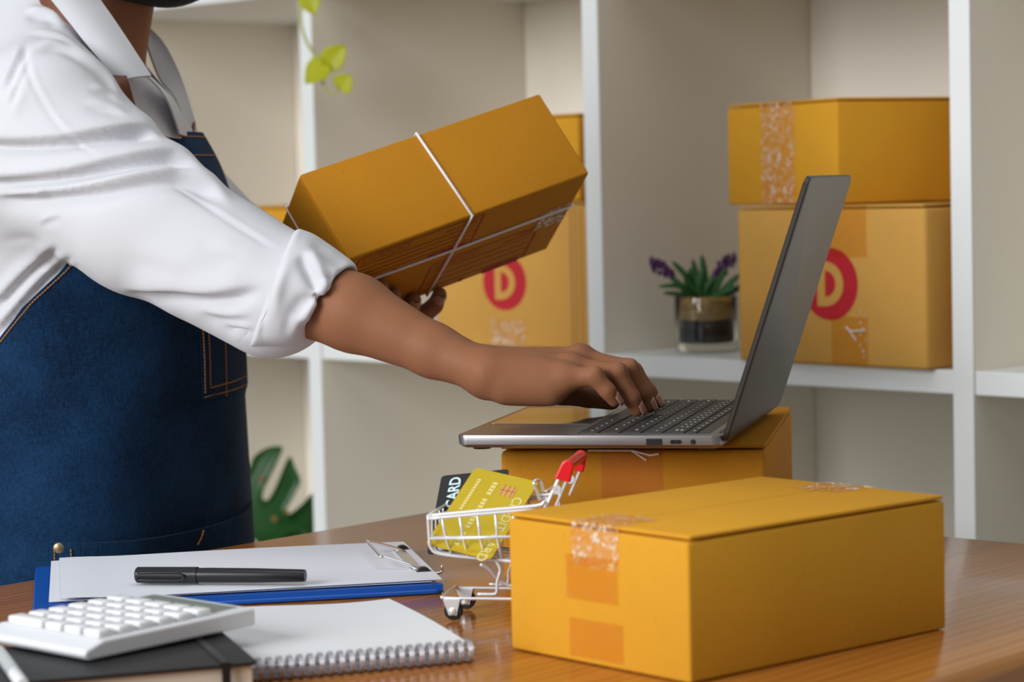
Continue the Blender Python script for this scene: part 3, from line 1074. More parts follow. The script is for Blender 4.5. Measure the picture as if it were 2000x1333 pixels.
# ------------------------------------------------------------------ spiral notebook
na = R_(19.0)
nr = np.array([-0.0285, 1.612])                 # near right corner, at the coil
nu, nv = np.array([math.cos(na), math.sin(na)]), np.array([-math.sin(na), math.cos(na)])
NWd, NLg = 0.156, 0.212
nc = nr - nu * NWd / 2 + nv * NLg / 2
nb_ = thing('spiral_notebook', 'open spiral notebook with a blank white page, coil towards the camera', 'notebook', (nc[0], nc[1], TZ), na)
MB().rbox((0, 0.002, 0.0016), (NWd, NLg - 0.004, 0.0022), 0.0006, 1).build('cover', M['calc_side'], nb_)
MB().rbox((0, 0.003, 0.0055), (NWd - 0.002, NLg - 0.006, 0.0054), 0.0006, 1).build('page_block', M['page'], nb_)
A = []
for i in range(21):
    r_ = []
    for j in range(25):
        u_, v_ = i / 20, j / 24
        r_.append((-NWd / 2 + NWd * u_, -NLg / 2 + 0.003 + (NLg - 0.003) * v_, 0.0094 + 0.0035 * (v_ ** 2) * (0.5 + 0.5 * math.sin(5 * u_ + 0.6)) + 0.002 * math.sin(math.pi * v_) * u_ ** 3))
    A.append(r_)
MB().sheet(A, 0.0003).build('top_page', M['page'], nb_, smooth=True, angle=0.8)
coil = MB()
pts = [(0, -0.0005 + 0.0072 * math.cos(a_), 0.0078 + 0.0072 * math.sin(a_)) for a_ in [2 * math.pi * q / 18 for q in range(18)]]
coil.tube(pts, 0.0008, 6, closed=True)
cm = coil.mesh('coil_ring', smooth=True)
for q in range(22):
    for e in (-0.0009, 0.0009):
        ko = link('coil_ring', cm, M['coil'], nb_)
        ko.location = (-NWd / 2 + 0.006 + q * (NWd - 0.012) / 21 + e, -NLg / 2 + 0.001, 0.0003)

# ------------------------------------------------------------------ black book, calculator, silver pen
ba = R_(18.3)
br = np.array([-0.1665, 1.524])
bu, bv = np.array([math.cos(ba), math.sin(ba)]), np.array([-math.sin(ba), math.cos(ba)])
BW, BL, BH = 0.215, 0.121, 0.021
bc = br - bu * BW / 2 + bv * BL / 2
book = thing('black_notebook', 'black hardcover notebook with an elastic strap, under the white calculator', 'notebook', (bc[0], bc[1], TZ + 0.0004), ba)
slab(BW, BL, 0.006, [(BH - 0.0025, 0.0003), (BH - 0.002, 0), (BH - 0.0004, 0), (BH, 0.0005)]).build('front_cover', M['black_cover'], book, smooth=True, angle=0.6)
slab(BW, BL, 0.006, [(0, 0.0004), (0.0004, 0), (0.002, 0), (0.0025, 0.0003)]).build('back_cover', M['black_cover'], book, smooth=True, angle=0.6)
MB().rbox((0, 0.0005, BH / 2), (BW - 0.006, BL - 0.007, BH - 0.005), 0.0008, 1).build('page_block', M['cream'], book)
MB().rbox((0, BL / 2 - 0.0012, BH / 2), (BW - 0.004, 0.0024, BH - 0.001), 0.0008, 1).build('spine', M['black_cover'], book)
mb = MB()
xs_ = BW / 2 - 0.021
hw = 0.0028
loopz = [(-BL / 2 - 0.0006, -0.0002), (-BL / 2 - 0.0006, BH + 0.0006), (BL / 2 + 0.0006, BH + 0.0006), (BL / 2 + 0.0006, -0.0002)]
for (ya, za), (yb_, zb_) in zip(loopz, loopz[1:]):
    mb.box((xs_, (ya + yb_) / 2, (za + zb_) / 2), (2 * hw, abs(yb_ - ya) + 0.001, abs(zb_ - za) + 0.0009))
mb.build('elastic_strap', M['black'], book)
book_top = TZ + 0.0004 + BH

ka = R_(47.5)
cn = np.array([-0.2781, 1.5291])
ku, kv = np.array([math.cos(ka), math.sin(ka)]), np.array([-math.sin(ka), math.cos(ka)])
KL, KW, KH = 0.146, 0.112, 0.0115
tilt = R_(0.6)
m4 = Matrix.Translation((cn[0], cn[1], book_top + 0.0012)) @ Matrix.Rotation(ka, 4, 'Z') @ Matrix.Rotation(-tilt, 4, 'Y')
calc = thing('calculator', 'white desk calculator with rows of square keys propped on the black notebook', 'calculator', matrix=m4)
# local: x along the body from the near end, y from the near right side to the left, z up
mb = MB()
prof = [(0, 0.004), (0.004, 0.0), (KL, 0.0), (KL, KH + 0.0005), (0.016, KH), (0.002, 0.007)]
vs = [(px_, 0, pz_) for px_, pz_ in prof] + [(px_, KW, pz_) for px_, pz_ in prof]
k = len(prof)
mb.add(vs, [tuple(range(k)), tuple(range(2 * k - 1, k - 1, -1))] + [(i + k, (i + 1) % k + k, (i + 1) % k, i) for i in range(k)])
body = mb.build('body', M['calc_white'], calc)
bv_ = body.modifiers.new('bevel', 'BEVEL')
bv_.width, bv_.segments = 0.002, 3
MB().rbox((0.0645, KW / 2, KH + 0.0001), (0.098, KW - 0.010, 0.0008), 0.0003, 1).build('face_plate', M['calc_grey'], calc)
MB().rbox((KL - 0.017, KW / 2, KH + 0.0005), (0.022, KW - 0.022, 0.0008), 0.0004, 1).build('display', M['lcd'], calc)
km = MB().rbox((0, 0, 0.002), (0.0125, 0.0165, 0.0055), 0.0016, 2).mesh('key', smooth=True, angle=0.8)
km2 = MB().rbox((0, 0, 0.002), (0.0125, 0.037, 0.0055), 0.0016, 2).mesh('key', smooth=True, angle=0.8)
for i in range(6):
    cols = [0, 1, 2, 3, 4]
    for j in cols:
        wide = (i == 0 and j == 3)
        if i == 0 and j == 4:
            continue
        ko = link('key', km2 if wide else km, M['calc_key'], calc)
        ko.location = (0.0235 + i * 0.0166, 0.0150 + j * 0.0205 + (0.0102 if wide else 0), KH + 0.0004)

p0, p1 = unproject_z(-12, 1262, book_top + 0.0042), unproject_z(46, 1340, book_top + 0.0042)
dv = unit(p1 - p0)
sp = thing('pen', 'white and silver pen on the black notebook at the lower left corner', 'pen', (p0 + p1) / 2, math.atan2(dv[1], dv[0]))
hl = 0.065
MB().lathe([(0.0004, -hl), (0.0014, -hl + 0.002), (0.004, -hl + 0.016), (0.0042, -0.02), (0.0042, 0.03)], 16, axis=(1, 0, 0)).build('barrel', M['silver'], sp, smooth=True, angle=0.7)
MB().lathe([(0.0041, 0.03), (0.0041, hl - 0.002), (0.003, hl), (0.0004, hl)], 16, axis=(1, 0, 0)).build('cap', M['calc_white'], sp, smooth=True, angle=0.7)

# ------------------------------------------------------------------ miniature shopping cart with cards
wa = R_(-11.0)
wu, wv_ = np.array([math.cos(wa), math.sin(wa), 0]), np.array([-math.sin(wa), math.cos(wa), 0])
w0 = unproject_z(885, 1213, TZ)
cart = thing('shopping_cart', 'miniature wire shopping cart with a red handle holding two cards', 'cart', (w0[0], w0[1], TZ + 0.0004), wa)


def C_(px, py, off=0.0):
    """pixel on the cart's near side plane, pushed off (m) to the far side, in the cart's frame"""
    p = unproject_plane(px, py, w0, wv_) - np.array([w0[0], w0[1], TZ + 0.0004])
    return np.array([np.dot(p, wu), off, p[2]])


WD = 0.064                      # width of the basket
tf, tb = C_(836, 1008), C_(1046, 989)
mf, mbk = C_(837, 1053), C_(1062, 1050)
bf, bb = C_(850, 1084), C_(1062, 1108)
ins = 0.006                     # the basket floor is narrower


def wire(mb, pts, r, n=7):
    mb.tube(pts, r, n)


def side(mb, s):
    """rails and bars of one basket side; s = 0 near, 1 far"""
    def O(p, low):
        return np.array([p[0], (WD if s else 0) + (1 - 2 * s) * ins * low, p[2]])
    up = C_(1064, 980)
    wire(mb, catmull([O(tf, 0), O((tf + tb) / 2, 0), O(tb, 0), O(up, 0)], 5), 0.0015)
    wire(mb, catmull([O(tf - np.array([0, 0, 0.0022]), 0), O((tf + tb) / 2 - np.array([0, 0, 0.0022]), 0), O(tb - np.array([0, 0, 0.0026]), 0)], 5), 0.0013)
    wire(mb, [O(mf, 0.5), O(mbk, 0.5)], 0.0013)
    wire(mb, catmull([O(tf, 0), O(mf, 0.5), O(bf - np.array([0.004, 0, -0.004]), 0.9), O(bf + np.array([0.004, 0, -0.0006]), 1), O((bf + bb) / 2, 1), O(bb, 1)], 5), 0.0014)
    for q in range(6):
        f = (q + 0.75) / 6
        a_, b_ = tf + (tb - tf) * f, bf + (bb - bf) * (f * 0.93 + 0.02)
        wire(mb, [O(a_, 0), O((a_ + b_) / 2 + np.array([-0.001, 0, 0]), 0.5), O(b_, 1)], 0.0011, 6)


for s in (0, 1):
    mb = MB()
    side(mb, s)
    mb.build('basket_side', M['wire_white'], cart, smooth=True)
mb = MB()
wire(mb, [tf, tf + np.array([0, WD, 0])], 0.0013)
wire(mb, [mf + np.array([0, ins / 2, 0]), mf + np.array([0, WD - ins / 2, 0])], 0.0009)
for q in range(4):
    y = WD * (q + 1) / 5
    wire(mb, catmull([tf + np.array([0, y, 0]), mf + np.array([0, y, 0]), bf + np.array([-0.003, y, 0.003]), bf + np.array([0.004, y, 0]), (bf + bb) / 2 + np.array([0, y, 0]), bb + np.array([0, y, 0])], 5), 0.0007, 6)
mb.build('basket_front', M['wire_white'], cart, smooth=True)
mb = MB()
for q in range(4):
    p = bf + (bb - bf) * (q + 0.6) / 4.2
    wire(mb, [p + np.array([0, ins, 0]), p + np.array([0, WD - ins, 0])], 0.0008, 6)
wire(mb, [bb + np.array([0, ins, 0]), bb + np.array([0, WD - ins, 0])], 0.001)
up = C_(1064, 980)
for y in (0, WD):
    wire(mb, [bb + np.array([0, ins if y == 0 else WD - ins, 0]), np.array([up[0], y, up[2]])], 0.001)
wire(mb, [np.array([up[0], 0, up[2]]), np.array([up[0], WD, up[2]])], 0.001)
mb.build('basket_floor', M['wire_white'], cart, smooth=True)
# folded flap wires near the handle
mb = MB()
fa = C_(1042, 945)
wire(mb, catmull([C_(1052, 982, 0.006), C_(1046, 962, 0.006), C_(1040, 947, 0.006), C_(1044, 941, 0.008), C_(1050, 945, 0.012), C_(1056, 968, 0.012)], 5), 0.0012)
wire(mb, catmull([C_(1056, 968, 0.02), C_(1068, 960, 0.03), C_(1080, 948, 0.036)], 5), 0.0010)
mb.build('folding_flap', M['chrome'], cart, smooth=True)
# handle
h0, h1 = C_(1066, 990), C_(1090, 938)
hb0, hb1 = C_(1085, 990), C_(1106, 940)
for y in (0.002, WD - 0.002):
    mb = MB()
    wire(mb, [h0 + np.array([0, y, 0]), h1 + np.array([0, y, 0])], 0.0014)
    wire(mb, [hb0 + np.array([0, y, 0]), hb1 + np.array([0, y, 0])], 0.0012)
    mb.lathe([(0.0005, -0.0015), (0.0034, -0.0015), (0.0034, 0.0015), (0.0005, 0.0015)], 12, tuple(C_(1087, 957, y)), axis=(0, 1, 0))
    mb.build('handle_arm', M['wire_white'], cart, smooth=True, angle=0.8)
    mb = MB()
    a_, b_, c_, d_ = C_(1082, 936, y), C_(1113, 944, y), C_(1119, 916, y), C_(1096, 907, y)
    top = (c_ + d_) / 2
    rad = np.linalg.norm(c_ - d_) / 2
    out = [a_, b_]
    ax1, ax2 = unit(c_ - d_), unit(top - (a_ + b_) / 2)
    for q in range(9):
        an = math.pi * q / 8
        out.append(top + rad * (math.cos(an) * ax1 + math.sin(an) * ax2))
    tk = 0.0022
    vs = [(p[0], y - tk, p[2]) for p in out] + [(p[0], y + tk, p[2]) for p in out]
    k = len(out)
    mb.add(vs, [tuple(range(k)), tuple(range(2 * k - 1, k - 1, -1))] + [(i, i + k, (i + 1) % k + k, (i + 1) % k) for i in range(k)])
    cap = mb.build('handle_cap', M['red_plastic'], cart)
    bvm = cap.modifiers.new('bevel', 'BEVEL')
    bvm.width, bvm.segments = 0.0012, 3
grip = C_(1107, 912)
MB().tube([grip + np.array([0, 0.0, 0]), grip + np.array([0, WD, 0])], 0.0042, 14).build('handle_grip', M['red_plastic'], cart, smooth=True, angle=0.8)
# chassis
mb = MB()
f0, f1 = C_(868, 1169), C_(1075, 1172)
cw0, cw1 = 0.0, 0.046
fl = f0 + np.array([0.004, 0, 0.006])
wire(mb, catmull([f1 + np.array([0, cw0, 0]), (f0 + f1) / 2, f0 + np.array([0.001, cw0, 0]), f0 + np.array([-0.001, 0.004, 0.001]), f0 + np.array([-0.001, cw1 - 0.004, 0.001]), f0 + np.array([0.001, cw1, 0]), (f0 + f1) / 2 + np.array([0, cw1, 0]), f1 + np.array([0, cw1, 0])], 6), 0.0012)
wire(mb, [f1 + np.array([0, cw0, 0]), f1 + np.array([0, cw1, 0])], 0.0012)
for y in (0.004, WD - 0.016):
    wire(mb, catmull([C_(930, 1163, y), C_(962, 1163, y), C_(968, 1158, y), C_(969, 1140, y), C_(972, 1128, y), C_(975, 1115, y), C_(968, 1100, y), bf + (bb - bf) * 0.55 + np.array([0, y, 0])], 5), 0.0012)
wire(mb, catmull([C_(934, 1106, 0.008), C_(950, 1118, 0.012), C_(975, 1150, 0.02), C_(1040, 1168, 0.024)], 5), 0.0014)
mb.build('chassis', M['wire_white'], cart, smooth=True)
for (px_, off) in ((886, 0.0), (886, cw1), (1060, 0.0), (1060, cw1)):
    g = C_(px_, 1193, off)
    t_ = C_(px_ - 2, 1172, off)
    mb = MB()
    for e in (-0.0035, 0.0035):
        mb.add([(t_[0] - 0.0062, off + e - 0.0004, t_[2]), (t_[0] + 0.0062, off + e - 0.0004, t_[2]), (g[0] + 0.003, off + e - 0.0004, g[2] - 0.003), (g[0] - 0.003, off + e - 0.0004, g[2] - 0.003),
                (t_[0] - 0.0062, off + e + 0.0004, t_[2]), (t_[0] + 0.0062, off + e + 0.0004, t_[2]), (g[0] + 0.003, off + e + 0.0004, g[2] - 0.003), (g[0] - 0.003, off + e + 0.0004, g[2] - 0.003)],
               [(0, 1, 2, 3), (7, 6, 5, 4), (0, 4, 5, 1), (1, 5, 6, 2), (2, 6, 7, 3), (3, 7, 4, 0)])
    mb.box((t_[0], off, t_[2]), (0.0125, 0.008, 0.0016))
    mb.lathe([(0.0004, 0.0055), (0.0022, 0.005), (0.003, 0.004), (0.003, -0.004), (0.0022, -0.005), (0.0004, -0.0055)], 12, (g[0], off, g[2]), axis=(0, 1, 0))
    mb.build('caster_fork', M['wire_white'], cart, smooth=True, angle=0.6)
    rw = g[2] - 0.0002
    MB().lathe([(0.002, -0.0024), (rw - 0.001, -0.0024), (rw, -0.0014), (rw, 0.0014), (rw - 0.001, 0.0024), (0.002, 0.0024)], 20, (g[0], off, g[2]), axis=(0, 1, 0)).build('wheel', M['rubber'], cart, smooth=True, angle=0.7)


# cards standing in the basket
def card_thing(name, label, tl_, tr_, bl_, mat):
    """card with its corners: tl/tr are the ends of one short edge (up), bl continues the long edge; world points"""
    x = unit(tr_ - tl_)
    y = unit(tl_ - bl_)
    y = unit(y - x * np.dot(x, y))
    z = np.cross(x, y)
    c = (tl_ + tr_) / 2 - y * 0.0428
    m = Matrix(((x[0], y[0], z[0], c[0]), (x[1], y[1], z[1], c[1]), (x[2], y[2], z[2], c[2]), (0, 0, 0, 1)))
    t = thing(name, label, 'card', matrix=m)
    mb = slab(0.054, 0.0856, 0.0032, [(-0.0004, 0), (0.0004, 0)])
    mb.build('card_body', mat, t)
    return t


def text_part(t, name, txt, size, x, y, rot, mat, offset=0.0, ex=0.0):
    vs, fs = text_mesh(txt, size, offset)
    c, s = math.cos(rot), math.sin(rot)
    mb = MB()
    mb.add([(x + c * p[0] - s * p[1], y + s * p[0] + c * p[1], 0.0006 + ex) for p in vs], fs)
    return mb.build(name, mat, t)


yn = w0 + wv_ * 0.012


def card_px(px, py, off):
    return unproject_plane(px, py, w0 + wv_ * off, wv_)


# the card planes lean a little: their lower edges sit nearer the camera
tl_ = card_px(916, 914, 0.074)
tr_ = card_px(1042, 943, 0.061)
bl_ = card_px(868, 1058, 0.011)
g1 = card_thing('payment_card', 'gold payment card with a chip standing in the wire cart', tl_, tr_, bl_, M['gold_card'])
# reads downwards: the text's top side faces the right
text_part(g1, 'card_lettering', 'CREDIT CARD', 0.0108, 0.0195, -0.012, -math.pi / 2, M['gold_print'], 0.0002)
mb = slab(0.0125, 0.0115, 0.0018, [(0.0004, 0), (0.0007, 0.0002)])
mb.v = [(p[0] + 0.0085, p[1] + 0.0265, p[2]) for p in mb.v]
chp = mb.build('chip', M['chip'], g1)
mb = MB()
for q in range(3):
    mb.box((0.0085 + (q - 1) * 0.004, 0.0265, 0.00075), (0.0004, 0.0115, 0.0001))
mb.box((0.0085, 0.0265, 0.00075), (0.0125, 0.0004, 0.0001))
mb.build('chip_lines', M['leather'], chp)
mb = MB()
for gq in range(4):
    for q in range(4):
        mb.box((-0.004, 0.031 - gq * 0.0185 - q * 0.0037, 0.0006), (0.0042, 0.0022, 0.0005))
for q in range(12):
    mb.box((-0.0175, 0.031 - q * 0.0029, 0.0006), (0.0028, 0.0018, 0.0004))
mb.build('embossing', M['gold_print'], g1)

tl_ = card_px(850, 931, 0.086)
tr_ = card_px(985, 917, 0.084)
bl_ = card_px(876, 1070, 0.020)
g2 = card_thing('payment_card', 'black payment card with pale lettering behind the gold card', tl_, tr_, bl_, M['dark_card'])
for gq in (g1, g2):
    gq.location = tuple(np.array(gq.location) + wu * 0.0045)
text_part(g2, 'card_lettering', 'CREDIT CARD', 0.0125, -0.0145, -0.0005, math.pi / 2, M['card_text'], 0.0003)

# ------------------------------------------------------------------ plants
def heart_leaf(base, tip, width, normal, curl=0.15, n=9, m=6, notch=0.12):
    """heart-shaped leaf blade as a thin sheet from base to tip"""
    base, tip, normal = (np.array(q, float) for q in (base, tip, normal))
    L = np.linalg.norm(tip - base)
    y = unit(tip - base)
    z = unit(normal - y * np.dot(normal, y))
    x = np.cross(y, z)
    rows = []
    for i in range(n + 1):
        v = i / n
        prof = math.sin(math.pi * min(1, (v * 0.98 + 0.02)) ** 0.62) ** 0.8 if v < 1 else 0.0
        r_ = []
        for j in range(-m, m + 1):
            u = j / m
            back = -notch * L * (abs(u) ** 1.2) * max(0, 1 - v * 2.2)
            r_.append(base + y * (v * L + back) + x * (u * width / 2 * max(prof, 0.02)) + z * (curl * L * (abs(u) * 0.35 - v * v * 0.6)))
        rows.append(r_)
    return rows


# trailing vine hanging from a pot on the board above
VY = 3.40
zt = SZ + SH
potc = S0 + SS * (2 * SW + 0.09) + SD * 0.10
vine = thing('trailing_vine', 'lime green heart-leaved vine hanging in front of the left shelf upright', 'plant', (potc[0], potc[1], zt + 0.0006))
MB().lathe([(0.0, 0), (0.045, 0.0), (0.05, 0.004), (0.062, 0.1), (0.065, 0.105), (0.06, 0.105), (0.055, 0.09), (0.0, 0.088)], 28).build('pot', M['terracotta'], vine, smooth=True, angle=0.6)
MB().lathe([(0.0, 0.091), (0.055, 0.090), (0.056, 0.086)], 20).build('soil', M['soil'], vine)
rim = np.array([potc[0], potc[1], zt]) + np.array([0.03, -0.05, 0.105])
path = [rim + np.array([-0.02, 0.03, -0.012]), rim + np.array([0.012, -0.02, 0.006]), unproject_y(586, -75, VY), unproject_y(587, 0, VY), unproject_y(588, 45, VY), unproject_y(597, 78, VY), unproject_y(612, 105, VY), unproject_y(622, 130, VY), unproject_y(630, 160, VY)]
MB().tube(catmull(path, 7), 0.0021, 8).build('stem', M['vine'], vine, smooth=True, world=True)
mb = MB()
mb.tube(catmull([unproject_y(630, 160, VY), unproject_y(636, 178, VY), unproject_y(646, 184, VY), unproject_y(657, 178, VY), unproject_y(664, 168, VY)], 6), 0.0016, 7)
mb.build('leaf_stalk', M['vine'], vine, smooth=True, world=True)
mb = MB()
mb.tube(catmull([unproject_y(614, 110, VY), unproject_y(624, 112, VY), unproject_y(634, 118, VY)], 6), 0.0015, 7)
mb.build('leaf_stalk', M['vine'], vine, smooth=True, world=True)
mb = MB()
mb.tube(catmull([unproject_y(588, 18, VY), unproject_y(594, 10, VY), unproject_y(602, 4, VY)], 6), 0.0015, 7)
mb.build('leaf_stalk', M['vine'], vine, smooth=True, world=True)
for b_, t_, wpx, nrm in (((640, 126), (674, 88), 50, (0.1, -1, 0.2)), ((634, 124), (596, 163), 52, (-0.2, -1, 0.3)), ((664, 172), (684, 146), 44, (0.2, -1, 0.4)), ((600, -16), (614, 29), 46, (-0.1, -1, 0.3))):
    MB().sheet(heart_leaf(unproject_y(*b_, VY - 0.004), unproject_y(*t_, VY - 0.012), wpx / FPX * VY, nrm), 0.0006).build('leaf', M['leaf_lime'], vine, smooth=True, world=True)
for dx_, dy_, dz_ in ((-0.05, -0.02, 0.15), (0.04, 0.03, 0.17), (0.0, 0.05, 0.19), (-0.02, -0.06, 0.14)):
    b0 = np.array([potc[0], potc[1], zt + 0.09])
    e0 = b0 + np.array([dx_, dy_, dz_ - 0.09])
    mb = MB()
    mb.tube(catmull([b0, (b0 + e0) / 2 + np.array([0, 0, 0.02]), e0], 5), 0.0015, 6)
    mb.build('leaf_stalk', M['vine'], vine, smooth=True, world=True)
    MB().sheet(heart_leaf(e0, e0 + np.array([dx_ * 0.7, dy_ * 0.7, 0.01]) + np.array([0.01, -0.02, 0]), 0.035, (0, 0, 1)), 0.0006).build('leaf', M['leaf_lime'], vine, smooth=True, world=True)

# monstera in the lower left compartment
MY = 3.80
mz = SZ - SH
mp0 = S0 + SS * (2 * SW + 0.24) + SD * 0.20
mon = thing('monstera_plant', 'dark green monstera with split leaves behind the table, beside the apron', 'plant', (mp0[0], mp0[1], mz + 0.0006))
MB().lathe([(0.0, 0), (0.06, 0.0), (0.066, 0.004), (0.082, 0.13), (0.085, 0.135), (0.08, 0.135), (0.074, 0.12), (0.0, 0.118)], 28).build('pot', M['terracotta'], mon, smooth=True, angle=0.6)
MB().lathe([(0.0, 0.121), (0.073, 0.121), (0.074, 0.117)], 20).build('soil', M['soil'], mon)


def px_blade(outline, Y, bulge, cxy):
    """leaf blade traced as an outline at distance Y, domed and given thickness"""
    bm = bmesh.new()
    vs = []
    sm = []
    n = len(outline)
    for i in range(n):
        p0, p1, p2, p3 = (np.array(outline[(i + q) % n], float) for q in (-1, 0, 1, 2))
        for k in range(4):
            t = k / 4
            sm.append(0.5 * (2 * p1 + (p2 - p0) * t + (2 * p0 - 5 * p1 + 4 * p2 - p3) * t * t + (3 * p1 - p0 - 3 * p2 + p3) * t ** 3))
    for q in sm:
        vs.append(bm.verts.new((q[0], -q[1], 0)))
    f = bm.faces.new(vs)
    bmesh.ops.triangulate(bm, faces=[f])
    bmesh.ops.subdivide_edges(bm, edges=[e for e in bm.edges if e.calc_length() > 25], cuts=2, use_grid_fill=False)
    bmesh.ops.triangulate(bm, faces=bm.faces[:])
    for v in bm.verts:
        x, y = v.co.x, -v.co.y
        r2 = ((x - cxy[0]) ** 2 + (y - cxy[1]) ** 2) / 150 ** 2
        v.co = Vector(unproject_y(x, y, Y + bulge * r2 + 0.00012 * (y - 950)))
    bm.verts.index_update()
    mb = MB()
    n_ = len(bm.verts)
    va = [np.array(v.co) for v in bm.verts]
    mb.add(va, [tuple(v.index for v in f_.verts) for f_ in bm.faces])
    th = np.array([0, 0.0008, 0])
    be = [e for e in bm.edges if len(e.link_faces) == 1]
    fb = [tuple(v.index + n_ for v in reversed(f_.verts)) for f_ in bm.faces]
    mb.v += [tuple(p + th) for p in va]
    mb.f += fb + [(e.verts[0].index, e.verts[1].index, e.verts[1].index + n_, e.verts[0].index + n_) for e in be]
    bm.free()
    return mb


outline = [(505, 1062), (480, 1040), (455, 1000), (440, 960), (452, 925), (474, 930), (487, 915), (496, 893), (518, 877), (540, 872), (552, 876), (543, 900), (528, 930), (516, 955), (513, 974), (522, 977), (534, 960), (548, 928), (560, 900), (568, 893), (576, 912), (587, 940), (578, 962), (566, 984), (556, 1000), (566, 1004), (590, 985), (612, 962), (640, 945), (655, 970), (650, 1000), (640, 1030), (618, 1050), (632, 1075), (606, 1092), (570, 1080), (540, 1090), (520, 1078)]
px_blade(outline, MY, 0.03, (530, 1010)).build('leaf', M['leaf_dark'], mon, smooth=True, world=True)
ml_ = mon.children[-1]
for cx_, cy_, rr in ((512, 936, 6), (536, 1014, 6), (560, 1000, 5)):
    c_ = unproject_y(cx_, cy_, MY - 0.003)
    MB().lathe([(0.0001, -0.0006), (rr / FPX * MY, 0.0), (rr / FPX * MY * 0.6, 0.0006)], 10, tuple(c_), axis=(0, -1, 0)).build('brown_spot', M['leaf_spot'], ml_, world=True)
lb_ = unproject_y(516, 1066, MY + 0.002)
base = np.array([mp0[0], mp0[1], mz + 0.12])
MB().tube(catmull([base, base * 0.5 + lb_ * 0.5 + np.array([0.02, 0.02, 0.05]), lb_], 8), 0.004, 8).build('stalk', M['leaf_dark'], mon, smooth=True, world=True)

# lavender in a glass on the shelf
pc_ = np.array([0.2475, 3.066, SZ + 0.0006])
lav = thing('potted_lavender', 'small purple flowering plant in a glass pot with dark soil, on the shelf', 'plant', pc_)
rg, hg = 0.0405, 0.070
MB().lathe([(0.0, 0.0), (rg - 0.006, 0.0), (rg - 0.003, 0.0012), (rg - 0.0012, 0.006), (rg, hg - 0.001), (rg - 0.0006, hg), (rg - 0.0022, hg), (rg - 0.003, hg - 0.002), (rg - 0.0042, 0.013), (rg - 0.008, 0.011), (0.0, 0.011)], 40).build('glass_pot', M['glass'], lav, smooth=True, angle=0.8)
MB().lathe([(0.0, 0.0115), (rg - 0.0095, 0.0115), (rg - 0.0052, 0.0145), (rg - 0.0044, 0.040), (0.0, 0.040)], 32).build('soil', M['soil'], lav, smooth=True, angle=0.7)
gm = MB()
rg_ = random.Random(3)
for q in range(420):
    a_ = rg_.uniform(0, 2 * math.pi)
    zz = rg_.uniform(0.033, 0.066)
    rr = (rg - 0.0062 - 0.0008 * rg_.random()) if q < 330 else rg_.uniform(0, rg - 0.008)
    if q >= 330:
        zz = rg_.uniform(0.062, 0.067)
    if zz < 0.04 and math.sin(a_ * 5) > 0.1:
        continue
    s_ = rg_.uniform(0.0016, 0.0026)
    gm.sphere((rr * math.cos(a_), rr * math.sin(a_), zz), (s_, s_, s_ * 0.8), 6, 4)
gm.lathe([(rg - 0.0075, 0.040), (rg - 0.0072, 0.062), (0.0, 0.063)], 24)
tag(gm.build('gravel', M['gravel'], lav, smooth=True), kind='stuff')


def blade_leaf(mb, p0, p1, p2, w, nrm):
    """long pointed leaf along the curve p0 p1 p2"""
    pts = catmull([p0, p1, p2], 6)
    rows = []
    k = len(pts)
    for i, p in enumerate(pts):
        t = unit(pts[min(k - 1, i + 1)] - pts[max(0, i - 1)])
        s = unit(np.cross(t, nrm))
        v = i / (k - 1)
        ww = w * (0.35 + 1.3 * v) * (1 - v) ** 0.55 if v < 1 else 0.0
        rows.append([p - s * max(ww, 0.0002), p + nrm * (-0.0012) * (1 - v), p + s * max(ww, 0.0002)])
    mb.sheet(rows, 0.0005)


def lav_px(px, py, dY=0.0):
    return unproject_y(px, py, pc_[1] + dY)


specs = [((1372, 580), (1362, 545), (1352, 505), 6), ((1380, 580), (1376, 540), (1370, 497), 7), ((1365, 580), (1340, 540), (1312, 510), 6), ((1350, 580), (1325, 560), (1285, 560), 5), ((1352, 582), (1325, 575), (1294, 573), 5),
         ((1392, 582), (1405, 550), (1420, 520), 6), ((1398, 582), (1420, 560), (1446, 535), 7), ((1400, 584), (1430, 570), (1458, 552), 6), ((1360, 582), (1350, 550), (1350, 522), 8), ((1385, 582), (1392, 555), (1396, 528), 7),
         ((1345, 582), (1328, 558), (1308, 540), 6), ((1376, 582), (1380, 560), (1400, 535), 6), ((1358, 582), (1338, 565), (1318, 548), 7), ((1390, 582), (1412, 570), (1436, 560), 6), ((1370, 582), (1366, 555), (1375, 520), 7), ((1355, 582), (1345, 560), (1335, 530), 6)]
rl_ = random.Random(11)
for q, (a_, b_, c_, w_) in enumerate(specs):
    e = rl_.uniform(-0.025, 0.015)
    mb = MB()
    blade_leaf(mb, lav_px(*a_, e * 0.3), lav_px(*b_, e * 0.7), lav_px(*c_, e), 1.5 * w_ / FPX * 3.07, unit([0.1 * rl_.uniform(-1, 1), -1, 0.5]))
    mb.build('leaf', M['leaf_green'], lav, smooth=True, world=True)
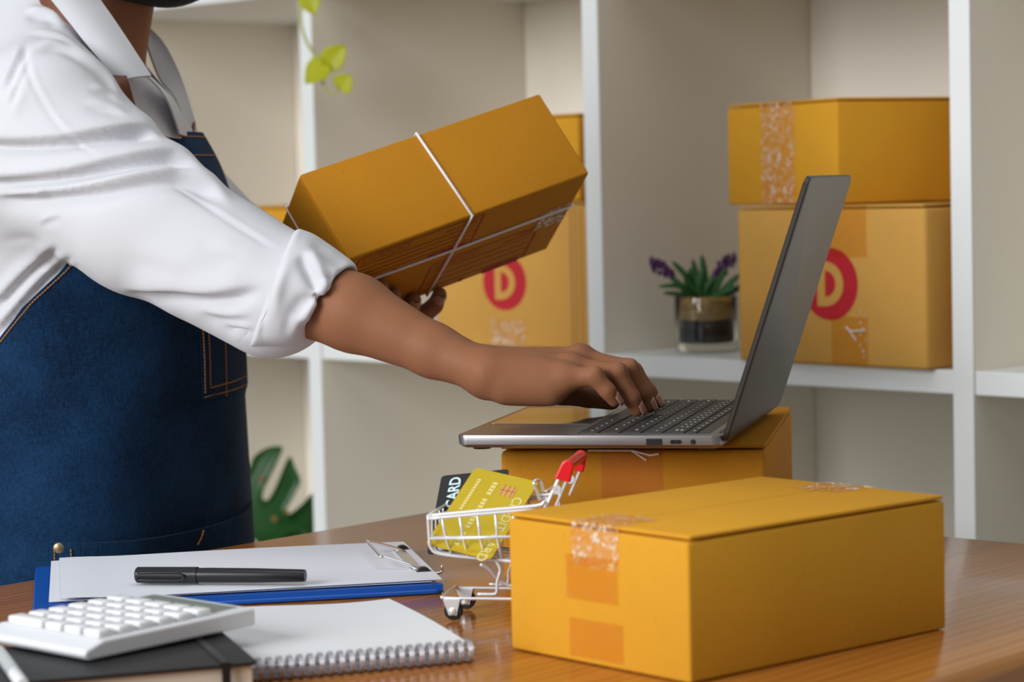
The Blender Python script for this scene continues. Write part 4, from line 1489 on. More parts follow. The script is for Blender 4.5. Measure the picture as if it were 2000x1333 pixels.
for pts_, dY in (([(1352, 575), (1320, 545), (1300, 530), (1276, 513)], -0.012), ([(1388, 578), (1398, 545), (1408, 525), (1428, 500)], -0.004)):
    mb = MB()
    P_ = [lav_px(*p, dY) for p in pts_]
    mb.tube(P_, 0.0009, 6)
    mb.build('flower_stalk', M['leaf_green'], lav, smooth=True, world=True)
    mb = MB()
    for q in range(70):
        f = rl_.random() ** 0.8
        c_ = P_[1] + (P_[3] - P_[1]) * f if True else None
        r_ = 0.0105 * (0.55 + 0.6 * f) * (1.0 if f < 0.9 else 0.8)
        off = np.array([rl_.gauss(0, 1), rl_.gauss(0, 1), rl_.gauss(0, 1)])
        off = unit(off) * r_ * rl_.uniform(0.4, 1)
        s_ = rl_.uniform(0.0018, 0.0032)
        mb.sphere(tuple(c_ + off), (s_, s_, s_), 7, 5)
    mb.build('flower_spike', M['purple'], lav, smooth=True, world=True)

# ------------------------------------------------------------------ person
def smin(a, b, k):
    h = np.clip(0.5 + 0.5 * (b - a) / k, 0, 1)
    return b + (a - b) * h - k * h * (1 - h)


def cone(P, a, b, ra, rb):
    a, b = np.asarray(a, np.float32), np.asarray(b, np.float32)
    ab = b - a
    t = np.clip(((P - a) @ ab) / max(1e-9, float(ab @ ab)), 0, 1)
    d = np.sqrt((((P - a) - t[:, None] * ab) ** 2).sum(1))
    return d - (ra + (rb - ra) * t)


def ellipsoid(P, c, r, frame=None):
    q = P - np.asarray(c, np.float32)
    if frame is not None:
        q = q @ np.asarray(frame, np.float32).T
    r = np.asarray(r, np.float32)
    k0 = np.sqrt(((q / r) ** 2).sum(1))
    k1 = np.sqrt(((q / (r * r)) ** 2).sum(1)) + 1e-9
    return k0 * (k0 - 1) / k1


def mesh_sdf(f, lo, hi, h, nb=20):
    """surface nets over the blocks that the surface passes through"""
    lo, hi = np.array(lo, float), np.array(hi, float)
    nblk = np.ceil((hi - lo) / (h * nb)).astype(int)
    N = nblk * nb
    bi = np.stack(np.meshgrid(*[np.arange(n) for n in nblk], indexing='ij'), -1).reshape(-1, 3)
    cen = (lo + (bi + 0.5) * nb * h).astype(np.float32)
    dc = f(cen)
    bi = bi[np.abs(dc) < nb * h * 0.5 * 1.733 * 1.35 + 0.004]
    g = np.stack(np.meshgrid(*[np.arange(nb + 1)] * 3, indexing='ij'), -1).reshape(-1, 3)
    S = nb + 1
    S1, S2 = int(N[1] + 2), int(N[2] + 2)
    ids, pos, edges = [], [], []
    corners = [(i, j, k) for i in (0, 1) for j in (0, 1) for k in (0, 1)]
    cedges = [(a, b) for a in range(8) for b in range(a + 1, 8) if sum(abs(corners[a][q] - corners[b][q]) for q in range(3)) == 1]
    B = 24
    for s in range(0, len(bi), B):
        blk = bi[s:s + B]
        base = blk * nb
        pts = (lo + (base[:, None, :] + g[None]) * h).astype(np.float32)
        D = f(pts.reshape(-1, 3)).reshape(len(blk), S, S, S)
        neg = D < 0
        C8 = [D[:, i:i + nb, j:j + nb, k:k + nb] for i, j, k in corners]
        n8 = [neg[:, i:i + nb, j:j + nb, k:k + nb] for i, j, k in corners]
        cnt = sum(q.astype(np.int8) for q in n8)
        act = (cnt > 0) & (cnt < 8)
        w = np.argwhere(act)
        if len(w) == 0:
            continue
        vals = np.stack([c[act] for c in C8], 1)
        acc = np.zeros((len(w), 3))
        num = np.zeros(len(w))
        cc = np.array(corners, float)
        for a, b in cedges:
            va, vb = vals[:, a], vals[:, b]
            m = (va < 0) != (vb < 0)
            t = np.where(m, va / np.where(m, va - vb, 1), 0)
            p = cc[a] + (cc[b] - cc[a]) * t[:, None]
            acc += np.where(m[:, None], p, 0)
            num += m
        loc = acc / num[:, None]
        gi = base[w[:, 0]] + w[:, 1:]
        ids.append((gi[:, 0] * S1 + gi[:, 1]) * S2 + gi[:, 2])
        pos.append(lo + (gi + loc) * h)
        for ax in range(3):
            sl0 = [slice(None)] + [slice(0, nb)] * 3
            sl1 = list(sl0)
            sl1[1 + ax] = slice(1, nb + 1)
            n0, n1 = neg[tuple(sl0)], neg[tuple(sl1)]
            e = np.argwhere(n0 != n1)
            if len(e):
                flip = n0[tuple(e.T)]
                ge = base[e[:, 0]] + e[:, 1:]
                edges.append((ax, ge, flip))
    ids = np.concatenate(ids)
    pos = np.concatenate(pos)
    o = np.argsort(ids)
    ids, pos = ids[o], pos[o]
    quads = []
    for ax, ge, flip in edges:
        u, v = [(1, 2), (2, 0), (0, 1)][ax]
        q = []
        for du, dv_ in ((0, 0), (-1, 0), (-1, -1), (0, -1)):
            c = ge.copy()
            c[:, u] += du
            c[:, v] += dv_
            lin = (c[:, 0] * S1 + c[:, 1]) * S2 + c[:, 2]
            ix = np.searchsorted(ids, lin)
            ix = np.clip(ix, 0, len(ids) - 1)
            ix = np.where((ids[ix] == lin) & (c >= 0).all(1), ix, -1)
            q.append(ix)
        q = np.stack(q, 1)
        ok = (q >= 0).all(1)
        q, fl = q[ok], flip[ok]
        q[~fl] = q[~fl][:, ::-1]
        quads.append(q)
    return pos, np.concatenate(quads)


def smooth_mesh(V, Q, it, lam=0.5):
    e = np.concatenate([Q[:, [0, 1]], Q[:, [1, 2]], Q[:, [2, 3]], Q[:, [3, 0]]])
    e = np.concatenate([e, e[:, ::-1]])
    deg = np.bincount(e[:, 0], minlength=len(V)).astype(float)[:, None]
    for q in range(it):
        acc = np.stack([np.bincount(e[:, 0], V[e[:, 1], c], len(V)) for c in range(3)], 1)
        V = V + lam * (acc / np.maximum(deg, 1) - V)
    return V


def normals(V, Q):
    n = np.cross(V[Q[:, 2]] - V[Q[:, 0]], V[Q[:, 3]] - V[Q[:, 1]])
    N = np.zeros_like(V)
    for c in range(4):
        for a in range(3):
            N[:, a] += np.bincount(Q[:, c], n[:, a], len(V))
    return N / (np.linalg.norm(N, axis=1, keepdims=True) + 1e-12)


def quad_mesh(name, V, Q, mat, parent):
    mi = np.array(world_matrix(parent).inverted())
    V = V @ mi[:3, :3].T + mi[:3, 3]
    me = bpy.data.meshes.new(name)
    me.vertices.add(len(V))
    me.vertices.foreach_set('co', V.astype(np.float32).ravel())
    me.loops.add(len(Q) * 4)
    me.loops.foreach_set('vertex_index', Q.astype(np.int32).ravel())
    me.polygons.add(len(Q))
    me.polygons.foreach_set('loop_start', np.arange(0, len(Q) * 4, 4, dtype=np.int32))
    me.polygons.foreach_set('use_smooth', np.ones(len(Q), bool))
    me.update(calc_edges=True)
    return link(name, me, mat, parent)


U = unproject_y
BF = np.array([math.cos(R_(20)), -math.sin(R_(20)), 0])     # the way the chest faces
BR = np.array([-math.sin(R_(20)), -math.cos(R_(20)), 0])    # to her right, towards the camera
PC = np.array([-0.38, 2.335, 0.0])
person = thing('person', 'person in a white shirt, denim apron and black mask, typing while holding a parcel', 'person', PC)

# torso rings: height, centre x, centre y, half depth, half width
TR = np.array([[0.42, -0.405, 2.345, 0.120, 0.170], [0.60, -0.407, 2.345, 0.124, 0.174], [0.80, -0.404, 2.34, 0.124, 0.174], [0.92, -0.394, 2.335, 0.118, 0.158], [1.00, -0.396, 2.335, 0.118, 0.158],
               [1.08, -0.405, 2.335, 0.120, 0.165], [1.15, -0.425, 2.335, 0.116, 0.168], [1.20, -0.440, 2.335, 0.098, 0.155], [1.235, -0.440, 2.335, 0.072, 0.092], [1.26, -0.432, 2.335, 0.062, 0.075], [1.30, -0.41, 2.335, 0.052, 0.056]])


def ring(z):
    return [np.interp(z, TR[:, 0], TR[:, k]) for k in (1, 2, 3, 4)]


zs_ = np.linspace(0.42, 1.30, 120)
_k = np.ones(9) / 9
RS = np.stack([np.convolve(np.pad(np.interp(zs_, TR[:, 0], TR[:, k]), 4, 'edge'), _k, 'valid') for k in (1, 2, 3, 4)], 1)


def ring_s(z):
    return [np.interp(z, zs_, RS[:, k]) for k in range(4)]


def torso_sdf(P, grow=0.0):
    cx, cy, a, b = ring_s(P[:, 2])
    dx, dy = P[:, 0] - cx, P[:, 1] - cy
    f = dx * BF[0] + dy * BF[1]
    r = dx * BR[0] + dy * BR[1]
    e = np.sqrt((f / (a + grow)) ** 2 + (r / (b + grow)) ** 2)
    d = (e - 1) * np.minimum(a, b) * 0.9
    return np.maximum(np.maximum(d, P[:, 2] - 1.29), 0.5 - P[:, 2])


def torso_point(psi, z, off=0.0):
    """psi: angle from the front, positive to her right (the camera side)"""
    cx, cy, a, b = ring_s(z)
    p = np.array([cx, cy, z]) + BF * (a + off) * math.cos(psi) + BR * (b + off) * math.sin(psi)
    return p


def hand_sdf(P, palm, fingers):
    """palm: list of cones blended together; fingers: chains that blend with the palm but not with each other"""
    d = None
    for a, b, ra, rb in palm:
        c = cone(P, a, b, ra, rb)
        d = c if d is None else smin(d, c, 0.010)
    out = d
    for ch in fingers:
        fd = None
        for (a, ra), (b, rb) in zip(ch, ch[1:]):
            c = cone(P, a, b, ra, rb)
            fd = c if fd is None else smin(fd, c, 0.003)
        out = np.minimum(out, smin(d, fd, 0.007))
    return out


# right hand on the keyboard
HR = {}
mm = 0.001
fr = [
    [(U(1102, 741, 1.972), 9.6 * mm), (U(1160, 735, 1.964), 7.8 * mm), (U(1187, 764, 1.964), 6.9 * mm), (U(1200, 783, 1.967), 5.9 * mm)],
    [(U(1116, 722, 1.987), 10.2 * mm), (U(1205, 729, 1.980), 8.4 * mm), (U(1233, 777, 1.981), 7.3 * mm), (U(1244, 801, 1.984), 6.2 * mm)],
    [(U(1130, 705, 2.005), 10.6 * mm), (U(1228, 722, 2.000), 8.6 * mm), (U(1255, 768, 2.000), 7.4 * mm), (U(1267, 794, 2.002), 6.3 * mm)],
    [(U(1135, 702, 2.025), 10.4 * mm), (U(1236, 728, 2.022), 8.4 * mm), (U(1266, 766, 2.020), 7.3 * mm), (U(1280, 788, 2.020), 6.2 * mm)],
    [(U(1030, 752, 2.022), 14 * mm), (U(1095, 766, 2.040), 11 * mm), (U(1150, 776, 2.050), 9.2 * mm), (U(1195, 786, 2.050), 7.2 * mm)],
]
wr = U(955, 729, 1.995)
palm_r = [(wr + np.array([0, -0.010, 0]), U(1050, 742, 1.982), 18.5 * mm, 16 * mm), (wr + np.array([0, 0.010, 0]), U(1050, 728, 2.022), 18.5 * mm, 16 * mm)]
for ch in fr[:4]:
    palm_r.append((wr, ch[0][0], 17 * mm, 10.5 * mm))
palm_r.append((U(992, 760, 1.980), U(1075, 762, 1.975), 13.5 * mm, 13.5 * mm))
palm_r.append((U(1000, 752, 2.020), U(1060, 760, 2.030), 16 * mm, 14 * mm))

# left hand under the parcel: fingers lie along its printed face
def held_pt(x, y, z):
    return np.array(mat4 @ Vector((x, y * ysign, z)))


def on_face(px, py, off):
    """pixel on the parcel's printed face, lifted off it"""
    n = -np.array(mat4.to_3x3() @ Vector((0, 0, 1)))
    return unproject_plane(px, py, held_pt(0, 0, 0), n) + n * off


lw = U(690, 640, 2.245)
fl_ = [
    [(on_face(742, 628, 0.016), 10 * mm), (on_face(808, 600, 0.0125), 10.0 * mm), (on_face(840, 582, 0.0095), 8.2 * mm), (on_face(851, 562, 0.0082), 7.4 * mm)],
    [(on_face(730, 618, 0.017), 10 * mm), (on_face(778, 600, 0.0125), 9.6 * mm), (on_face(794, 586, 0.0095), 8.2 * mm), (on_face(801, 573, 0.0082), 7.4 * mm)],
    [(on_face(722, 606, 0.017), 10 * mm), (on_face(748, 588, 0.0140), 8.8 * mm), (on_face(757, 572, 0.010), 7.8 * mm), (on_face(762, 560, 0.0082), 6.8 * mm)],
    [(on_face(715, 596, 0.017), 10 * mm), (on_face(728, 570, 0.0140), 8.8 * mm), (on_face(733, 555, 0.010), 7.8 * mm), (on_face(737, 545, 0.0082), 6.8 * mm)],
    [(on_face(690, 610, 0.020), 13 * mm), (on_face(690, 575, 0.015), 10 * mm), (on_face(698, 552, 0.0115), 8.6 * mm), (on_face(702, 540, 0.009), 7.4 * mm)],
]
palm_l = [(on_face(806, 603, 0.0140), on_face(775, 606, 0.0150), 9.5 * mm, 9.5 * mm)] + [(lw, ch[0][0], 17 * mm, 11 * mm) for ch in fl_[:4]] + [(lw, fl_[4][0][0], 17 * mm, 13 * mm)]

# joints of the arms
r_elb, r_mid, r_low = U(556, 566, 2.076), U(692, 612, 2.045), U(846, 685, 2.015)
l_sho, l_elb = U(180, 240, 2.49), U(345, 425, 2.47)
neck0, neck1 = np.array([-0.418, 2.335, 1.17]), np.array([-0.375, 2.325, 1.315])
head = np.array([-0.338, 2.315, 1.396])
HFRAME = np.array([[0.94, -0.20, -0.28], [0.2080, 0.978, 0.0], [0.274, -0.058, 0.960]])     # face, left, up (head bent forward)
HFRAME = np.array([unit(HFRAME[0]), unit(HFRAME[1]), unit(np.cross(HFRAME[0], HFRAME[1]))])


def hp(f, l, u):
    return head + HFRAME[0] * f + HFRAME[1] * l + HFRAME[2] * u


def near_mask(P, c, r):
    return ((P - np.asarray(c, np.float32)) ** 2).sum(1) < r * r


def body_sdf(P):
    P = np.asarray(P, np.float32)
    d = torso_sdf(P, -0.012)
    d = smin(d, cone(P, neck0, neck1, 0.060, 0.047), 0.03)
    # head
    hd = smin(ellipsoid(P, hp(-0.012, 0, 0.045), (0.092, 0.074, 0.092), HFRAME), ellipsoid(P, hp(0.026, 0, -0.018), (0.058, 0.054, 0.082), HFRAME), 0.03)
    hd = smin(hd, cone(P, hp(0.080, 0, 0.016), hp(0.100, 0, -0.014), 0.008, 0.011), 0.012)
    hd = smin(hd, cone(P, hp(0.074, -0.02, -0.052), hp(0.074, 0.02, -0.052), 0.009, 0.009), 0.008)
    for s in (-1, 1):
        hd = smin(hd, ellipsoid(P, hp(-0.006, s * 0.076, 0.002), (0.017, 0.007, 0.030), HFRAME), 0.006)
        hd = np.maximum(hd, -smin(ellipsoid(P, hp(0.086, s * 0.031, 0.020), (0.012, 0.016, 0.009), HFRAME), hd * 0 + 1, 0.001))
        hd = smin(hd, ellipsoid(P, hp(0.070, s * 0.031, 0.020), (0.013, 0.014, 0.011), HFRAME), 0.002)
    d = smin(d, hd, 0.018)
    # right arm
    d = smin(d, cone(P, U(100, 250, 2.19), U(314, 452, 2.13), 0.046, 0.038), 0.03)
    d = smin(d, cone(P, U(314, 452, 2.13), r_elb, 0.038, 0.034), 0.015)
    ra = smin(cone(P, r_elb, r_mid, 0.0350, 0.0325), cone(P, r_mid, r_low, 0.0325, 0.0215), 0.008)
    ra = smin(ra, smin(cone(P, r_low, wr + np.array([0, -0.008, 0]), 0.0212, 0.0165), cone(P, r_low, wr + np.array([0, 0.009, 0]), 0.0212, 0.0165), 0.006), 0.008)
    d = smin(d, ra, 0.02)
    # left arm
    la = smin(cone(P, l_sho, l_elb, 0.046, 0.040), cone(P, l_elb, lw, 0.040, 0.023), 0.02)
    d = smin(d, la, 0.02)
    for c, palm, fin in ((U(1110, 740, 2.0), palm_r, fr), (on_face(750, 600, 0.02), palm_l, fl_)):
        m = near_mask(P, c, 0.17)
        if m.any():
            d[m] = smin(d[m], hand_sdf(P[m], palm, fin), 0.008)
    return d


V, Q = mesh_sdf(body_sdf, (-0.62, 1.90, 0.78), (0.20, 2.58, 1.58), 0.0021)
V = smooth_mesh(V, Q, 3, 0.5)
# knuckles, tendons and creases of the right hand
N = normals(V, Q)
px_, py_ = project(V)
hmask = (np.linalg.norm(V - U(1110, 740, 2.0), axis=1) < 0.14)
disp = np.zeros(len(V))


def bump3(c, r, h):
    global disp
    d2 = ((V - c) ** 2).sum(1) / (r * r)
    disp = disp + np.where(hmask, h * np.exp(-d2), 0)


for ch in fr[:4]:
    up = np.array([0, -0.2, 1.0])
    bump3(ch[0][0] + unit(up) * ch[0][1], 0.009, 0.0022)
    bump3(ch[1][0] + unit(np.array([0.5, 0, 0.8])) * ch[1][1], 0.006, 0.0013)
    a_, b_ = wr, ch[0][0]
    for q in range(12):
        p = a_ + (b_ - a_) * (0.45 + 0.5 * q / 11)
        bump3(p + unit(up) * 0.013, 0.0045, 0.00028)
    for e in (-0.0035, 0.0, 0.0035):
        ax = unit(ch[2][0] - ch[0][0])
        bump3(ch[1][0] + unit(np.array([0.5, 0, 0.8])) * ch[1][1] + ax * e, 0.0018, -0.0006)
bump3(wr + np.array([-0.012, -0.02, 0.014]), 0.012, 0.0008)        # ulna head
V = V + N * disp[:, None]
V = smooth_mesh(V, Q, 1, 0.3)
body = quad_mesh('body', V, Q, M['skin'], person)

# fingernails
for ch in fr[:4] + fl_[:2]:
    tip, r = np.array(ch[3][0]), ch[3][1]
    ax = unit(tip - np.array(ch[2][0]))
    if any(ch is q_ for q_ in fr):
        outw = unit(np.array([0.75, -0.35, 0.55]) - ax * np.dot(np.array([0.75, -0.35, 0.55]), ax))
    else:
        outw = unit(np.array([0.2, -0.8, -0.55]) - ax * np.dot(np.array([0.2, -0.8, -0.55]), ax))
    sd = np.cross(ax, outw)
    rows = []
    for i in range(7):
        t = i / 6
        r_ = []
        for j in range(-4, 5):
            a_ = j / 4 * 1.0
            wdt = (1 - 0.35 * (2 * t - 1) ** 4)
            r_.append(tip + ax * (-0.006 + 0.0115 * t) + (r + 0.0004 - 0.0004 * t) * (math.cos(a_ * 0.95) * outw + math.sin(a_ * 0.95) * sd * wdt * 0.92))
        rows.append(r_)
    MB().sheet(rows, 0.0006).build('fingernail', M['nail'], body, smooth=True, world=True)


# ---- shirt
def shirt_sdf(P):
    P = np.asarray(P, np.float32)
    d = torso_sdf(P, 0.004 - 0.010 * np.clip((0.96 - P[:, 2]) / 0.05, 0, 1))
    d = smin(d, ellipsoid(P, np.array([-0.475, 2.33, 1.115]), (0.095, 0.15, 0.15)), 0.05)
    d = smin(d, cone(P, U(80, 205, 2.190), U(105, 75, 2.31), 0.056, 0.046), 0.04)
    d = smin(d, cone(P, U(120, 205, 2.49), U(140, 90, 2.36), 0.060, 0.040), 0.04)
    # right sleeve
    s = smin(cone(P, U(105, 240, 2.170), U(314, 448, 2.125), 0.064, 0.0560), cone(P, U(314, 448, 2.125), U(548, 566, 2.078), 0.0560, 0.0505), 0.03)
    s = smin(s, cone(P, U(420, 520, 2.105), U(520, 598, 2.085), 0.048, 0.040), 0.03)
    s = smin(s, cone(P, U(20, 300, 2.19), U(230, 445, 2.13), 0.064, 0.046), 0.03)
    d = smin(d, s, 0.03)
    # left sleeve
    s = smin(cone(P, U(180, 240, 2.49), U(345, 430, 2.47), 0.068, 0.056), cone(P, U(345, 430, 2.47), U(590, 556, 2.40), 0.056, 0.042), 0.04)
    d = smin(d, s, 0.03)
    # neck opening
    return np.maximum(d, -ellipsoid(P, np.array([-0.372, 2.33, 1.262]), (0.075, 0.062, 0.085)))


V, Q = mesh_sdf(shirt_sdf, (-0.66, 1.97, 0.74), (-0.10, 2.66, 1.34), 0.0027)
V = smooth_mesh(V, Q, 6, 0.5)


class Folds:
    """cloth folds: ridges and troughs along lines of the side turned to the camera, pushed along the normals"""

    def __init__(self, V, N, ymax=2.36):
        self.V, self.N = V, N
        self.X, self.Y = project(V)
        view = V - CAM
        view /= np.linalg.norm(view, axis=1, keepdims=True)
        self.front = np.clip(-(N * view).sum(1) * 3.0 + 0.3, 0, 1) * (V[:, 1] < ymax)
        self.disp = np.zeros(len(V))

    def add(self, pts, up_w, dn_w, h, valley=0.0, vw=None, taper=0.15):
        """crest height h, soft above (up_w px), steep below (dn_w px), then a trough"""
        pts = np.array(catmull(pts, 6))
        X, Y = self.X, self.Y
        m0 = np.nonzero((X > pts[:, 0].min() - 90) & (X < pts[:, 0].max() + 90) & (Y > pts[:, 1].min() - 90) & (Y < pts[:, 1].max() + 90) & (self.front > 0))[0]
        X, Y = X[m0], Y[m0]
        best = np.full(len(X), 1e9)
        sg = np.zeros(len(X))
        tt = np.zeros(len(X))
        seg = np.linalg.norm(pts[1:] - pts[:-1], axis=1)
        cum = np.concatenate([[0], np.cumsum(seg)]) / seg.sum()
        for i in range(len(pts) - 1):
            a_, b_ = pts[i], pts[i + 1]
            ab = b_ - a_
            t = np.clip(((X - a_[0]) * ab[0] + (Y - a_[1]) * ab[1]) / (ab @ ab), 0, 1)
            dx, dy = X - a_[0] - t * ab[0], Y - a_[1] - t * ab[1]
            d = np.hypot(dx, dy)
            m = d < best
            best[m] = d[m]
            sg[m] = np.sign(ab[0] * dy - ab[1] * dx)[m]          # + below a line drawn left to right
            tt[m] = (cum[i] + (cum[i + 1] - cum[i]) * t)[m]
        s = best * sg
        tp = np.clip(tt / taper, 0, 1) * np.clip((1 - tt) / taper, 0, 1)
        tp = tp * tp * (3 - 2 * tp)
        r = np.where(s < 0, np.exp(-(s / up_w) ** 2), np.exp(-(s / dn_w) ** 2)) * h
        if valley:
            vw = vw or dn_w
            r = r - valley * np.exp(-((s - dn_w * 1.8) / np.where(s < dn_w * 1.8, vw * 0.7, vw * 1.6)) ** 2)
        self.disp[m0] += r * tp * self.front[m0]

    def result(self):
        return self.V + self.N * self.disp[:, None]


FO = Folds(V, normals(V, Q))
fold = FO.add
fold([(-60, 268), (40, 272), (130, 268), (220, 255), (280, 255), (318, 282)], 34, 7, 0.0080, 0.0070, 10)
fold([(-60, 345), (40, 342), (130, 334), (220, 316), (310, 303), (355, 312), (405, 345)], 32, 7, 0.0085, 0.0078, 11)
fold([(-30, 380), (90, 374), (190, 362), (290, 341), (350, 338), (410, 360), (455, 398)], 20, 7, 0.0075, 0.0075, 14)
fold([(160, 196), (215, 212), (252, 234)], 11, 6, 0.0024, 0.0020, 8, 0.4)
fold([(170, 168), (210, 176), (240, 194)], 8, 5, 0.0018, 0.0016, 6, 0.4)
fold([(60, 92), (110, 84), (160, 104), (205, 140), (240, 190)], 9, 5, 0.0030, 0.0035, 7, 0.2)
fold([(45, 20), (90, 22), (130, 42)], 7, 6, 0.0035, 0.0035, 8, 0.3)
fold([(44, 66), (80, 62), (120, 72), (170, 106)], 6, 4, 0.0020, 0.0020, 5, 0.3)
fold([(48, 80), (52, 130), (72, 180), (120, 252), (200, 318)], 4, 4, -0.0016, 0, 5, 0.15)
fold([(58, 80), (64, 130), (84, 180), (132, 252), (210, 318)], 4, 4, 0.0010, 0, 5, 0.15)
fold([(230, 560), (330, 562), (420, 568), (520, 550)], 40, 9, 0.0065, 0.0065, 12, 0.25)
fold([(330, 345), (430, 420), (545, 492)], 6, 6, -0.0018, 0, 8, 0.2)
fold([(340, 343), (440, 418), (552, 488)], 5, 5, 0.0010, 0, 8, 0.2)
fold([(-20, 478), (60, 470), (110, 520), (200, 560)], 14, 9, -0.002, 0, 8, 0.3)
fold([(-20, 660), (40, 585), (90, 530), (140, 488)], 14, 6, 0.0050, 0.0045, 8, 0.2)
fold([(-20, 600), (30, 545), (70, 505), (110, 470)], 16, 7, 0.0050, 0.0045, 9, 0.2)
fold([(-10, 690), (60, 610), (120, 545), (150, 505)], 9, 5, 0.0040, 0.0035, 7, 0.2)
fold([(70, 440), (95, 425), (125, 418)], 7, 4, 0.0018, 0.0014, 5, 0.4)
fold([(60, 395), (85, 372), (110, 366)], 6, 4, 0.0014, 0.0012, 5, 0.4)
fold([(20, 250), (50, 150), (60, 95)], 10, 10, 0.002, 0, 8, 0.4)
fold([(0, 180), (28, 120), (48, 78)], 8, 6, 0.0035, 0.003, 7, 0.3)
fold([(10, 210), (36, 150), (56, 100)], 7, 5, 0.0025, 0.002, 6, 0.3)
fold([(395, 470), (460, 490), (535, 520)], 22, 16, 0.0022, 0.0018, 18, 0.4)
fold([(380, 600), (440, 612), (500, 612)], 14, 8, 0.0028, 0.0026, 10, 0.35)
fold([(430, 632), (460, 636), (500, 640)], 9, 5, 0.0024, 0.0022, 6, 0.35)
fold([(250, 470), (330, 500), (420, 512)], 26, 20, 0.0016, 0.0014, 22, 0.4)
V = FO.result()
V = smooth_mesh(V, Q, 1, 0.35)
shirt = quad_mesh('shirt', V, Q, M['shirt'], person)
tag(shirt, 'white cotton shirt with rolled sleeves')

# rolled cuff: rings across the sleeve, from under the sleeve to the forearm and back inside
def loft(rings, n=64, wob=None):
    vs, fs = [], []
    for i, (c, u, v) in enumerate(rings):
        for j in range(n):
            a = 2 * math.pi * j / n
            k = 1.0 + (wob(i, a) if wob else 0)
            vs.append(np.array(c) + k * (math.cos(a) * np.array(u) + math.sin(a) * np.array(v)))
    for i in range(len(rings) - 1):
        for j in range(n):
            fs.append((i * n + j, (i + 1) * n + j, (i + 1) * n + (j + 1) % n, i * n + (j + 1) % n))
    return MB().add(vs, fs)


def px_ring(p_top, p_bot, Y, depth, sway=0.0):
    """ring whose silhouette ends are two pixels at distance Y, with a half depth"""
    a, b = U(p_top[0], p_top[1], Y), U(p_bot[0], p_bot[1], Y)
    c = (a + b) / 2
    u = (a - b) / 2
    ax = unit(np.cross(u, np.array([0, 1.0, 0])))
    return c, u, np.array([0, -depth, 0]) + ax * sway


CY = 2.068
rings = [px_ring((575, 470), (505, 650), CY + 0.004, 0.040, 0.0), px_ring((572, 458), (494, 662), CY + 0.003, 0.049, -0.002), px_ring((577, 451), (489, 674), CY + 0.002, 0.0545, -0.004), px_ring((584, 449), (490, 678), CY + 0.002, 0.0560, -0.004), px_ring((592, 452), (497, 680), CY + 0.001, 0.0560, -0.003),
         px_ring((612, 460), (520, 682), CY, 0.0548, 0.0), px_ring((640, 478), (548, 683), CY - 0.003, 0.0525, 0.003), px_ring((668, 497), (575, 680), CY - 0.006, 0.0495, 0.006), px_ring((684, 509), (594, 670), CY - 0.008, 0.0465, 0.009), px_ring((690, 516), (601, 663), CY - 0.009, 0.0445, 0.010), px_ring((690, 521), (602, 658), CY - 0.009, 0.0425, 0.009), px_ring((682, 524), (597, 652), CY - 0.008, 0.0405, 0.007), px_ring((655, 520), (575, 640), CY - 0.004, 0.038, 0.0)]


def cuff_wob(i, a):
    # a = 0 top, pi/2 towards the camera, pi bottom
    env = math.sin(math.pi * min(1, max(0, (i - 1) / 10)))
    return env * (0.022 * math.sin(2 * a + 0.6) * 0 + 0.024 * math.sin(5 * a + 0.45 * i) + 0.020 * math.sin(9 * a - 0.6 * i) * math.sin(a) ** 2 - 0.10 * math.exp(-((a - 1.05) / 0.14) ** 2 - ((i - 9) / 2.0) ** 2) + 0.045 * math.exp(-((a - 1.35) / 0.18) ** 2 - ((i - 8) / 2.2) ** 2))


fine = []
for i in range(len(rings) - 1):
    for k in range(4):
        t = k / 4
        q = [rings[max(0, i - 1)], rings[i], rings[i + 1], rings[min(len(rings) - 1, i + 2)]]
        fine.append(tuple(0.5 * (2 * q[1][c] + (q[2][c] - q[0][c]) * t + (2 * q[0][c] - 5 * q[1][c] + 4 * q[2][c] - q[3][c]) * t * t + (3 * q[1][c] - q[0][c] - 3 * q[2][c] + q[3][c]) * t ** 3) for c in range(3)))
fine.append(rings[-1])
cm_ = loft(fine, 180, lambda i, a: cuff_wob(i / 4, a))
CV, CQ = np.array(cm_.v), np.array(cm_.f)
CN = normals(CV, CQ)
cen_ = np.mean([r[0] for r in rings], axis=0)
if ((CV - cen_) * CN).sum() < 0:
    CN = -CN
CF = Folds(CV, CN)
CF.add([(598, 488), (616, 520), (630, 556), (632, 578)], 16, 7, 0.0050, 0.0055, 9, 0.2)
CF.add([(606, 470), (640, 500), (682, 518)], 14, 10, -0.0025, 0, 9, 0.3)
CF.add([(628, 582), (610, 600), (588, 636)], 10, 8, 0.0030, 0.0025, 9, 0.3)
CF.add([(560, 500), (545, 560), (535, 640)], 14, 12, 0.0026, 0.0022, 14, 0.3)
CF.add([(600, 570), (570, 610), (552, 668)], 12, 9, -0.0026, 0, 9, 0.3)
CF.add([(520, 600), (512, 640), (512, 668)], 9, 8, -0.0018, 0, 9, 0.3)
CF.add([(618, 566), (628, 574), (634, 584)], 6, 5, 0.0030, 0.003, 5, 0.3)
CV = smooth_mesh(CF.result(), CQ, 2, 0.4)
cuff = quad_mesh('rolled_cuff', CV, CQ, M['shirt'], shirt)
# second fold of the roll peeking out below
rings2 = [px_ring((555, 510), (446, 646), CY + 0.010, 0.036), px_ring((556, 508), (448, 660), CY + 0.010, 0.040), px_ring((560, 506), (464, 674), CY + 0.009, 0.043), px_ring((566, 506), (485, 679), CY + 0.008, 0.043), px_ring((570, 510), (496, 672), CY + 0.008, 0.040)]
loft(rings2, 64, lambda i, a: 0.018 * math.sin(7 * a + i)).build('rolled_cuff', M['shirt'], shirt, smooth=True, world=True)
